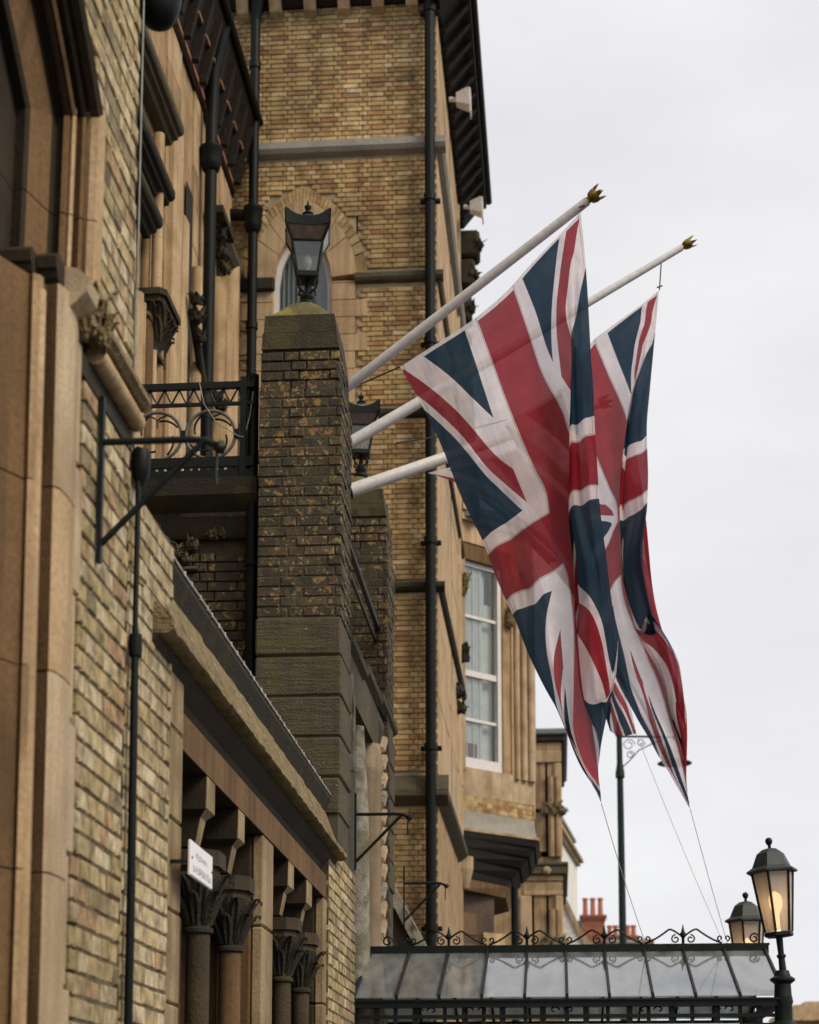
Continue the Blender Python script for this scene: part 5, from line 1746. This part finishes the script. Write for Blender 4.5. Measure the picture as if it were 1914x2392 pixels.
# ================================================================== FLAGPOLES
def pole(label, base, tip, r0, r1):
    base, tip = Vector(base), Vector(tip)
    t = thing('flagpole', label, 'flagpole', base, 'white flagpoles fanning out above the porch')
    b = MB()
    n = 14
    b.tube([base.lerp(tip, k / n) for k in range(n + 1)], [r0 + (r1 - r0) * k / n for k in range(n + 1)], 18)
    b.build('pole', WHITE, t, smooth=50)
    d = (tip - base).normalized()
    a = d.cross(Vector((0, 1, 0))).normalized()
    c = d.cross(a)
    P = lambda r, an, h: tip + d * h + (a * math.cos(an) + c * math.sin(an)) * r
    b = MB()
    pr = [(r1 * 1.02, -.01), (r1 * .8, .012), (r1 * .7, .018), (r1 * 1.2, .03), (r1 * 1.55, .06), (r1 * 1.5, .085)]
    i0 = len(b.v)
    n = 16
    for r, h in pr:
        for k in range(n):
            b.v.append(tuple(P(r, 2 * math.pi * k / n, h)))
    for j in range(len(pr) - 1):
        for k in range(n):
            b.f.append((j * n + k, j * n + (k + 1) % n, (j + 1) * n + (k + 1) % n, (j + 1) * n + k)); b.m.append(0)
    b.f.append(tuple(range(n))); b.m.append(0)
    b.f.append(tuple((len(pr) - 1) * n + k for k in range(n))); b.m.append(0)
    f = b.build('finial', GOLD, t, smooth=40)
    for k in range(6):     # pointed crown leaves
        an = math.pi / 3 * k
        b = MB()
        L0, L1 = P(r1 * 1.45, an - .42, .075), P(r1 * 1.45, an + .42, .075)
        M0, M1 = P(r1 * 1.62, an - .25, .10), P(r1 * 1.62, an + .25, .10)
        T = P(r1 * 1.8, an, .138)
        I0, I1 = P(r1 * 1.25, an - .42, .075), P(r1 * 1.25, an + .42, .075)
        J0, J1 = P(r1 * 1.55, an - .25, .10), P(r1 * 1.45, an + .25, .10)
        b.v = [tuple(q) for q in (L0, L1, M1, M0, T, I0, I1, J1, J0)]
        b.f = [(0, 1, 2, 3), (3, 2, 4), (5, 8, 7, 6), (8, 4, 7), (0, 3, 8, 5), (1, 6, 7, 2), (3, 4, 8), (2, 7, 4)]
        b.m = [0] * len(b.f)
        b.build('crown_leaf', GOLD, f)
    # iron shoe and foot that carry the pole on the porch roof
    b = MB()
    b.tube([base - d * .10, base + d * .22], r0 * 1.25, 14)
    foot = Vector((base.x, base.y, 6.30))
    b.tube([base, foot], .03, 8)
    b.box(foot.x - .12, foot.x + .12, foot.y - .12, foot.y + .12, 6.30, 6.33)
    b.build('shoe', IRON, t, smooth=40)
    return t
pole('nearest white flagpole with gilt crown, rising highest behind the sooty pier', (-2.472, 13.35, 6.755), (.276, 12.6, 8.489), .043, .034)
pole('middle white flagpole with gilt crown, its end farthest to the right', (-2.012, 13.75, 6.910), (1.079, 14.2, 8.918), .052, .027)
pole('lowest white flagpole, its upper end hidden behind the big flag', (-1.87, 14.25, 6.862), (.405, 15.4, 8.09), .060, .036)

# ================================================================== FLAGS
class E:
    """tiny expression builder for shader math"""
    nt = None
    def __init__(s, v):
        s.v = v
    @staticmethod
    def op(o, *a):
        n = E.nt.nodes.new('ShaderNodeMath')
        n.operation = o
        for i, q in enumerate(a):
            q = q.v if isinstance(q, E) else q
            if isinstance(q, (int, float)):
                n.inputs[i].default_value = q
            else:
                E.nt.links.new(q, n.inputs[i])
        return E(n.outputs[0])
    def __add__(s, o): return E.op('ADD', s, o)
    def __sub__(s, o): return E.op('SUBTRACT', s, o)
    def __mul__(s, o): return E.op('MULTIPLY', s, o)
    def lt(s, o): return E.op('LESS_THAN', s, o)
    def gt(s, o): return E.op('GREATER_THAN', s, o)
    def abs(s): return E.op('ABSOLUTE', s)
    def max(s, o): return E.op('MAXIMUM', s, o)

def flag_material():
    m = bpy.data.materials.new('union_flag_cloth')
    m.use_nodes = True
    nt = m.node_tree
    nt.nodes.clear()
    E.nt = nt
    uv = nt.nodes.new('ShaderNodeUVMap')
    uv.uv_map = 'UVMap'
    sp = nt.nodes.new('ShaderNodeSeparateXYZ')
    L(nt, uv.outputs[0], sp.inputs[0])
    u, v = E(sp.outputs[0]) * 60.0, E(sp.outputs[1]) * 30.0
    c = .8944
    d1 = (v - u * .5) * c
    d2 = (v + u * .5 - 30.0) * c
    white = E.op('MAXIMUM', d1.abs().lt(3.0), d2.abs().lt(3.0))
    left = u.lt(30.0)
    right = u.gt(30.0)
    def band(d, lo, hi):
        return d.gt(lo) * d.lt(hi)
    red = (left * (band(d1, -2.0, 0.0).max(band(d2, -2.0, 0.0)))).max(right * (band(d1, 0.0, 2.0).max(band(d2, 0.0, 2.0))))
    cw = (u - 30.0).abs().lt(5.0).max((v - 15.0).abs().lt(5.0))
    cr = (u - 30.0).abs().lt(3.0).max((v - 15.0).abs().lt(3.0))
    head = u.lt(.55)
    NAVYC, WHITEC, REDC = (.024, .054, .088), (.66, .61, .63), (.28, .018, .030)
    col = mixc(nt, white.v, NAVYC, WHITEC)
    col = mixc(nt, red.v, col, REDC)
    col = mixc(nt, cw.v, col, WHITEC)
    col = mixc(nt, cr.v, col, REDC)
    col = mixc(nt, head.v, col, WHITEC)
    n1 = noise_node(nt, 7.0, 4, uv.outputs[0], (4, 2, 1))
    f = ramp(nt, n1.outputs[0], [(.35, 0.86), (.7, 1.0)]).outputs[0]
    col = mixc(nt, 1.0, col, f, 'MULTIPLY')
    g1 = noise_node(nt, 3.0, 6, uv.outputs[0], (2, 1.2, 1))
    col = mixc(nt, ramp(nt, g1.outputs[0], [(.5, 0.0), (.75, .22)]).outputs[0], col, (.16, .14, .13))
    # sewn seams: a thin dark line along the cross and the hems
    seam = ((u - 30.0).abs() - 3.12).abs().lt(.07).max(((v - 15.0).abs() - 3.12).abs().lt(.07)).max((u - 59.4).abs().lt(.08)).max((v - .45).abs().lt(.07)).max((v - 29.55).abs().lt(.07))
    col = mixc(nt, (seam * .45).v, col, (.10, .05, .06))
    df = nt.nodes.new('ShaderNodeBsdfDiffuse')
    tl = nt.nodes.new('ShaderNodeBsdfTranslucent')
    L(nt, col, df.inputs['Color'])
    hs = nt.nodes.new('ShaderNodeHueSaturation')
    hs.inputs['Value'].default_value = 2.3
    hs.inputs['Saturation'].default_value = .80
    L(nt, col, hs.inputs['Color'])
    L(nt, hs.outputs[0], tl.inputs['Color'])
    ms = nt.nodes.new('ShaderNodeMixShader')
    ms.inputs[0].default_value = .42
    L(nt, df.outputs[0], ms.inputs[1])
    L(nt, tl.outputs[0], ms.inputs[2])
    # fine pucker across the seams and soft creases along the fall of the cloth
    w1_ = noise_node(nt, 1.0, 5, uv.outputs[0], (5, 34, 1))
    w2_ = noise_node(nt, 1.0, 3, uv.outputs[0], (60, 9, 1))
    ad = E(w1_.outputs[0]) * .8 + E(w2_.outputs[0]) * .5
    bp = nt.nodes.new('ShaderNodeBump')
    bp.inputs['Strength'].default_value = .55
    bp.inputs['Distance'].default_value = .03
    L(nt, ad.v, bp.inputs['Height'])
    L(nt, bp.outputs[0], df.inputs['Normal'])
    L(nt, bp.outputs[0], tl.inputs['Normal'])
    o = nt.nodes.new('ShaderNodeOutputMaterial')
    # open weave: a little of what stands behind shows through
    tp = nt.nodes.new('ShaderNodeBsdfTransparent')
    hv = nt.nodes.new('ShaderNodeHueSaturation')
    hv.inputs['Value'].default_value = 2.6
    hv.inputs['Saturation'].default_value = .62
    L(nt, col, hv.inputs['Color'])
    L(nt, hv.outputs[0], tp.inputs['Color'])
    m3 = nt.nodes.new('ShaderNodeMixShader')
    m3.inputs[0].default_value = .12
    L(nt, ms.outputs[0], m3.inputs[1])
    L(nt, tp.outputs[0], m3.inputs[2])
    L(nt, m3.outputs[0], o.inputs[0])
    return m
CLOTH = flag_material()

def herm(ks, vs_, q):
    n = len(ks)
    if q <= ks[0]: return vs_[0]
    if q >= ks[-1]: return vs_[-1]
    i = max(j for j in range(n - 1) if ks[j] <= q)
    def slope(j):
        if j == 0: return (vs_[1] - vs_[0]) / (ks[1] - ks[0])
        if j == n - 1: return (vs_[-1] - vs_[-2]) / (ks[-1] - ks[-2])
        ha, hb = ks[j] - ks[j - 1], ks[j + 1] - ks[j]
        a, b_ = (vs_[j] - vs_[j - 1]) / ha, (vs_[j + 1] - vs_[j]) / hb
        if a * b_ <= 0: return 0
        return 3 * (ha + hb) / ((2 * hb + ha) / a + (hb + 2 * ha) / b_)
    h = ks[i + 1] - ks[i]
    t = (q - ks[i]) / h
    return (2 * t**3 - 3 * t**2 + 1) * vs_[i] + (t**3 - 2 * t**2 + t) * slope(i) * h + (-2 * t**3 + 3 * t**2) * vs_[i + 1] + (t**3 - t**2) * slope(i + 1) * h

FLAG_A = [(0, [(0, -1.106, 12.550, 7.229), (0.137, -0.924, 12.550, 7.344), (0.4, -0.546, 12.550, 7.591), (0.6, -0.281, 12.550, 7.826), (0.69, -0.192, 12.550, 7.933), (0.89, 0.077, 12.550, 8.215), (1, 0.227, 12.550, 8.380)]),
(0.1, [(0, -0.949, 12.550, 6.934), (0.333, -0.540, 12.520, 7.178), (0.4, -0.438, 12.530, 7.258), (0.6, -0.175, 12.580, 7.511), (0.667, -0.111, 12.570, 7.633), (0.9, 0.159, 12.520, 7.993), (1, 0.256, 12.550, 7.987)]),
(0.2, [(0, -0.794, 12.550, 6.592), (0.333, -0.445, 12.510, 6.857), (0.4, -0.328, 12.530, 6.926), (0.6, -0.072, 12.590, 7.185), (0.667, -0.017, 12.580, 7.317), (0.8, 0.107, 12.520, 7.604), (0.912, 0.181, 12.520, 7.558), (1, 0.273, 12.550, 7.622)]),
(0.3, [(0, -0.661, 12.550, 6.225), (0.333, -0.327, 12.500, 6.496), (0.4, -0.213, 12.520, 6.603), (0.6, 0.077, 12.590, 6.872), (0.667, 0.147, 12.600, 7.024), (0.74, 0.226, 12.590, 7.122), (0.86, 0.143, 12.510, 7.188), (1, 0.285, 12.520, 7.226)]),
(0.35, [(0, -0.585, 12.550, 6.059), (0.333, -0.264, 12.500, 6.333), (0.4, -0.140, 12.520, 6.417), (0.6, 0.128, 12.590, 6.701), (0.68, 0.266, 12.610, 6.884), (0.85, 0.133, 12.500, 6.940), (1, 0.297, 12.510, 7.003)]),
(0.417, [(0, -0.512, 12.550, 5.894), (0.333, -0.180, 12.500, 6.103), (0.4, -0.044, 12.520, 6.196), (0.5, 0.080, 12.570, 6.355), (0.62, 0.268, 12.610, 6.575), (0.83, 0.124, 12.490, 6.667), (1, 0.303, 12.510, 6.776)]),
(0.5, [(0, -0.415, 12.550, 5.604), (0.333, -0.097, 12.500, 5.792), (0.45, 0.069, 12.550, 5.931), (0.58, 0.269, 12.610, 6.155), (0.81, 0.119, 12.490, 6.333), (1, 0.323, 12.510, 6.421)]),
(0.583, [(0, -0.304, 12.550, 5.329), (0.333, 0.015, 12.500, 5.501), (0.4, 0.101, 12.520, 5.587), (0.52, 0.270, 12.610, 5.803), (0.8, 0.116, 12.490, 6.046), (1, 0.337, 12.510, 6.164)]),
(0.7, [(0, -0.143, 12.550, 4.917), (0.333, 0.035, 12.500, 5.081), (0.4, 0.141, 12.510, 5.128), (0.5, 0.244, 12.610, 5.296), (0.76, 0.146, 12.490, 5.514), (0.9, 0.288, 12.470, 5.551), (1, 0.399, 12.520, 5.605)]),
(0.8, [(0, 0.014, 12.550, 4.603), (0.333, 0.061, 12.510, 4.735), (0.4, 0.137, 12.510, 4.786), (0.55, 0.256, 12.590, 4.850), (0.68, 0.306, 12.610, 4.948), (0.77, 0.154, 12.500, 5.172), (0.9, 0.307, 12.470, 5.216), (1, 0.430, 12.520, 5.249)]),
(0.88, [(0, 0.137, 12.550, 4.347), (0.333, 0.094, 12.520, 4.471), (0.4, 0.130, 12.510, 4.508), (0.6, 0.269, 12.570, 4.528), (0.7, 0.314, 12.610, 4.652), (0.79, 0.182, 12.510, 4.831), (0.9, 0.323, 12.480, 4.827), (1, 0.418, 12.520, 4.906)]),
(0.94, [(0, 0.225, 12.550, 4.155), (0.333, 0.175, 12.530, 4.235), (0.6, 0.285, 12.580, 4.351), (0.7, 0.311, 12.600, 4.448), (0.8, 0.216, 12.520, 4.647), (0.9, 0.341, 12.490, 4.653), (1, 0.390, 12.490, 4.692)]),
(1, [(0, 0.312, 12.550, 3.955), (0.333, 0.307, 12.540, 4.036), (0.6, 0.295, 12.570, 4.195), (0.76, 0.314, 12.550, 4.359), (0.86, 0.381, 12.500, 4.670), (0.94, 0.428, 12.460, 4.875), (1, 0.443, 12.450, 5.089)])]
FLAG_B = [(0, [(0, -0.393, 14.050, 7.386), (0.4, 0.141, 14.050, 7.731), (0.6, 0.343, 14.050, 8.074), (0.667, 0.448, 14.050, 8.155), (0.89, 0.750, 14.050, 8.375), (1, 0.880, 14.050, 8.481)]),
(0.1, [(0, -0.246, 14.050, 7.106), (0.4, 0.241, 14.030, 7.415), (0.6, 0.471, 14.080, 7.768), (0.667, 0.542, 14.070, 7.907), (0.9, 0.804, 14.020, 8.168), (1, 0.846, 14.050, 8.162)]),
(0.2, [(0, -0.101, 14.050, 6.782), (0.4, 0.343, 14.030, 7.101), (0.6, 0.584, 14.090, 7.487), (0.667, 0.625, 14.080, 7.671), (0.8, 0.727, 14.020, 7.933), (0.912, 0.761, 14.020, 7.906), (1, 0.813, 14.050, 7.852)]),
(0.3, [(0, 0.022, 14.050, 6.433), (0.4, 0.450, 14.020, 6.794), (0.6, 0.652, 14.080, 7.215), (0.67, 0.717, 14.100, 7.366), (0.8, 0.634, 14.010, 7.549), (1, 0.786, 14.020, 7.603)]),
(0.417, [(0, 0.163, 14.050, 6.117), (0.333, 0.484, 14.010, 6.530), (0.4, 0.510, 14.030, 6.626), (0.55, 0.715, 14.100, 6.860), (0.78, 0.564, 14.000, 7.086), (1, 0.751, 14.010, 7.198)]),
(0.5, [(0, 0.253, 14.050, 5.841), (0.4, 0.518, 14.030, 6.270), (0.52, 0.750, 14.100, 6.554), (0.78, 0.528, 13.990, 6.800), (1, 0.753, 14.010, 6.915)]),
(0.583, [(0, 0.357, 14.050, 5.579), (0.4, 0.533, 14.020, 5.948), (0.52, 0.772, 14.100, 6.251), (0.78, 0.517, 13.990, 6.487), (0.9, 0.653, 13.980, 6.550), (1, 0.741, 14.010, 6.633)]),
(0.7, [(0, 0.508, 14.050, 5.184), (0.333, 0.650, 14.030, 5.319), (0.4, 0.713, 14.030, 5.422), (0.5, 0.807, 14.100, 5.755), (0.62, 0.773, 14.090, 5.946), (0.8, 0.528, 14.000, 6.118), (0.92, 0.612, 13.980, 6.152), (1, 0.692, 14.010, 6.170)]),
(0.77, [(0, 0.612, 14.050, 4.978), (0.333, 0.731, 14.030, 5.119), (0.5, 0.858, 14.090, 5.470), (0.65, 0.844, 14.090, 5.628), (0.8, 0.621, 14.000, 5.642), (0.92, 0.744, 13.950, 5.520), (1, 0.787, 13.980, 5.552)]),
(0.82, [(0, 0.693, 14.050, 4.821), (0.333, 0.785, 14.030, 4.969), (0.5, 0.912, 14.060, 5.234), (0.65, 0.898, 14.090, 5.434), (0.8, 0.676, 14.000, 5.526), (0.92, 0.710, 13.940, 5.668), (1, 0.728, 13.960, 5.722)]),
(0.88, [(0, 0.796, 14.050, 4.623), (0.333, 0.861, 14.030, 4.779), (0.5, 0.965, 14.050, 4.902), (0.65, 1.030, 14.080, 5.018), (0.8, 0.832, 14.010, 5.212), (0.92, 0.922, 13.980, 5.306), (1, 0.978, 14.020, 5.274)]),
(0.93, [(0, 0.893, 14.050, 4.450), (0.333, 0.937, 14.030, 4.554), (0.5, 1.001, 14.050, 4.695), (0.65, 1.032, 14.080, 4.821), (0.8, 0.878, 14.020, 5.000), (1, 1.012, 14.030, 4.982)]),
(1, [(0, 1.040, 14.050, 4.178), (0.333, 1.024, 14.040, 4.275), (0.6, 1.013, 14.060, 4.440), (0.8, 1.002, 14.040, 4.607), (1, 1.009, 14.050, 4.756)])]
FLAG_C = [(0, [(0, -1.101, 15.300, 7.466), (0.2, -0.847, 15.300, 7.524), (0.4, -0.578, 15.300, 7.589), (0.6, -0.332, 15.300, 7.671), (0.75, -0.181, 15.300, 7.736), (0.88, -0.013, 15.300, 7.801), (1, 0.137, 15.300, 7.863)]),
(0.06, [(0, -0.869, 15.300, 7.376), (0.2, -0.679, 15.291, 7.413), (0.4, -0.458, 15.291, 7.470), (0.6, -0.244, 15.312, 7.551), (0.75, -0.112, 15.300, 7.649), (0.88, 0.037, 15.287, 7.716), (1, 0.161, 15.300, 7.699)]),
(0.15, [(0, -0.616, 15.300, 7.201), (0.2, -0.493, 15.284, 7.231), (0.4, -0.310, 15.288, 7.277), (0.6, -0.130, 15.322, 7.356), (0.75, -0.025, 15.296, 7.502), (0.88, 0.088, 15.282, 7.515), (1, 0.191, 15.300, 7.463)]),
(0.3, [(0, -0.267, 15.300, 6.849), (0.2, -0.213, 15.278, 6.875), (0.4, -0.081, 15.282, 6.947), (0.6, 0.082, 15.324, 7.028), (0.75, 0.163, 15.322, 7.124), (0.88, 0.128, 15.276, 7.103), (1, 0.233, 15.282, 7.061)]),
(0.5, [(0, 0.104, 15.300, 6.411), (0.2, 0.114, 15.278, 6.406), (0.4, 0.186, 15.284, 6.430), (0.6, 0.302, 15.334, 6.539), (0.75, 0.190, 15.276, 6.550), (0.88, 0.195, 15.267, 6.530), (1, 0.296, 15.276, 6.500)]),
(0.7, [(0, 0.414, 15.300, 5.894), (0.2, 0.353, 15.278, 5.888), (0.4, 0.387, 15.276, 5.892), (0.6, 0.357, 15.315, 5.983), (0.75, 0.262, 15.265, 5.989), (0.88, 0.313, 15.252, 5.950), (1, 0.382, 15.282, 5.928)]),
(0.85, [(0, 0.613, 15.300, 5.509), (0.2, 0.495, 15.288, 5.497), (0.4, 0.443, 15.276, 5.499), (0.6, 0.453, 15.318, 5.444), (0.75, 0.354, 15.297, 5.551), (0.88, 0.368, 15.256, 5.531), (1, 0.427, 15.282, 5.522)]),
(1, [(0, 0.689, 15.300, 5.078), (0.2, 0.629, 15.296, 5.062), (0.4, 0.571, 15.297, 5.057), (0.6, 0.504, 15.312, 5.082), (0.75, 0.459, 15.301, 5.131), (0.88, 0.473, 15.263, 5.325), (1, 0.468, 15.240, 5.514)])]


def flag(label, rows, seed):
    ns, nt_ = 96, 120
    ts = [t for t, _ in rows]
    hoist = Vector(rows[0][1][-1][1:])
    t_ = thing('union_flag', label, 'flag', hoist, 'Union flags on the hotel flagpoles')
    cols = []
    for i in range(ns + 1):
        s_ = i / ns
        col = []
        for k in (1, 2, 3):
            vals = [herm([p[0] for p in r], [p[k] for p in r], s_) for _, r in rows]
            col.append([herm(ts, vals, j / nt_) for j in range(nt_ + 1)])
        cols.append(col)
    y00 = rows[0][1][0][2]
    b = MB()
    for j in range(nt_ + 1):
        for i in range(ns + 1):
            s_, tt = i / ns, j / nt_
            x, y, z = cols[i][0][j], cols[i][1][j], cols[i][2][j]
            y = (y - y00) * 1.9 + y00
            y += .022 * noise.noise(Vector((s_ * 7, tt * 3.5, seed))) * min(1, tt * 6) + .008 * noise.noise(Vector((s_ * 22, tt * 7, seed + 4))) * min(1, tt * 8)
            low = max(0.0, min(1.0, (tt - .38) / .35)) * max(0.0, min(1.0, (1 - tt) / .12))
            y += low * (.045 * math.sin(s_ * 30 + 3.5 * tt + seed) + .022 * math.sin(s_ * 53 - 4 * tt))
            x += low * .014 * math.sin(s_ * 34 + 2 * tt + seed)
            rt_ = max(0.0, min(1.0, (s_ - .55) / .2)) * min(1, tt * 4) * max(0.0, min(1.0, (1 - tt) / .1))
            y += rt_ * (.022 * math.sin(s_ * 62 + 2 * tt + seed) + .010 * math.sin(s_ * 97 + 5 * tt))
            z += low * .018 * noise.noise(Vector((s_ * 10, tt * 16, seed + 7)))
            y += .020 * math.sin(s_ * 21 + 6 * tt) * math.sin(math.pi * min(1, tt * 1.3)) * (1 - .5 * s_)
            b.v.append((x, y, z))
    for j in range(nt_):
        for i in range(ns):
            a = j * (ns + 1) + i
            b.f.append((a, a + 1, a + ns + 2, a + ns + 1)); b.m.append(0)
    me = bpy.data.meshes.new('cloth')
    me.from_pydata(b.v, [], b.f)
    me.materials.append(CLOTH)
    uvl = me.uv_layers.new(name='UVMap')
    for lp in me.loops:
        i, j = lp.vertex_index % (ns + 1), lp.vertex_index // (ns + 1)
        uvl.data[lp.index].uv = (j / nt_, i / ns)
    me.polygons.foreach_set('use_smooth', [True] * len(me.polygons))
    putobj('cloth', me, t_)
    return t_
fa = flag('largest Union flag, hanging in front from the nearest flagpole', FLAG_A, 1.0)
fb = flag('Union flag on the middle flagpole, hanging furthest right with a windblown tip', FLAG_B, 5.0)
fc = flag('Union flag almost hidden behind the two larger flags, only its corner and tail showing', FLAG_C, 9.0)
# toggles at the hoist
for f_, (p, q) in ((fa, ((.232, 12.56, 8.40), (.262, 12.6, 8.455))), (fb, ((.883, 14.05, 8.485), (.905, 14.1, 8.74)))):
    b = MB(); b.tube([p, q], .006, 6); b.tube([Vector(p) + Vector((-.02, 0, .02)), Vector(p) + Vector((.025, 0, .035))], .006, 6)
    b.build('toggle', ROPE_D, f_)

# ================================================================== ROPES
def rope(label, pts, m, r):
    t = thing('halyard', label, 'rope', pts[0])
    b = MB(); b.tube(pts, r, 6); b.build('line', m, t)
def sag(a, c, s_, n=10):
    a, c = Vector(a), Vector(c)
    return [a.lerp(c, k / n) - Vector((0, 0, s_ * 4 * (k / n) * (1 - k / n))) for k in range(n + 1)]
rope('thin line from the tip of the largest flag down to the canopy ridge', sag((.312, 12.55, 3.955), (.70, 14.72, 3.22), .03), ROPE, .0028)
rope('thin line from the hidden flag tail down to the canopy ridge', sag((.688, 15.3, 5.079), (1.33, 14.78, 3.22), .03), ROPE, .0028)
rope('thin line from the windblown flag tip down behind the lit lamps', sag((1.04, 14.05, 4.178), (1.66, 16.2, 2.75), .03), ROPE, .0028)
rope('dark line from the near flagpole foot to the lower corner of the largest flag', sag((-1.44, 12.92, 7.268), (-1.106, 12.55, 7.229), .0), ROPE_D, .006)
rope('dark line below the middle flagpole running to the second flag', sag((-1.25, 13.8, 7.15), (-.35, 13.9, 7.36), .02), ROPE_D, .006)
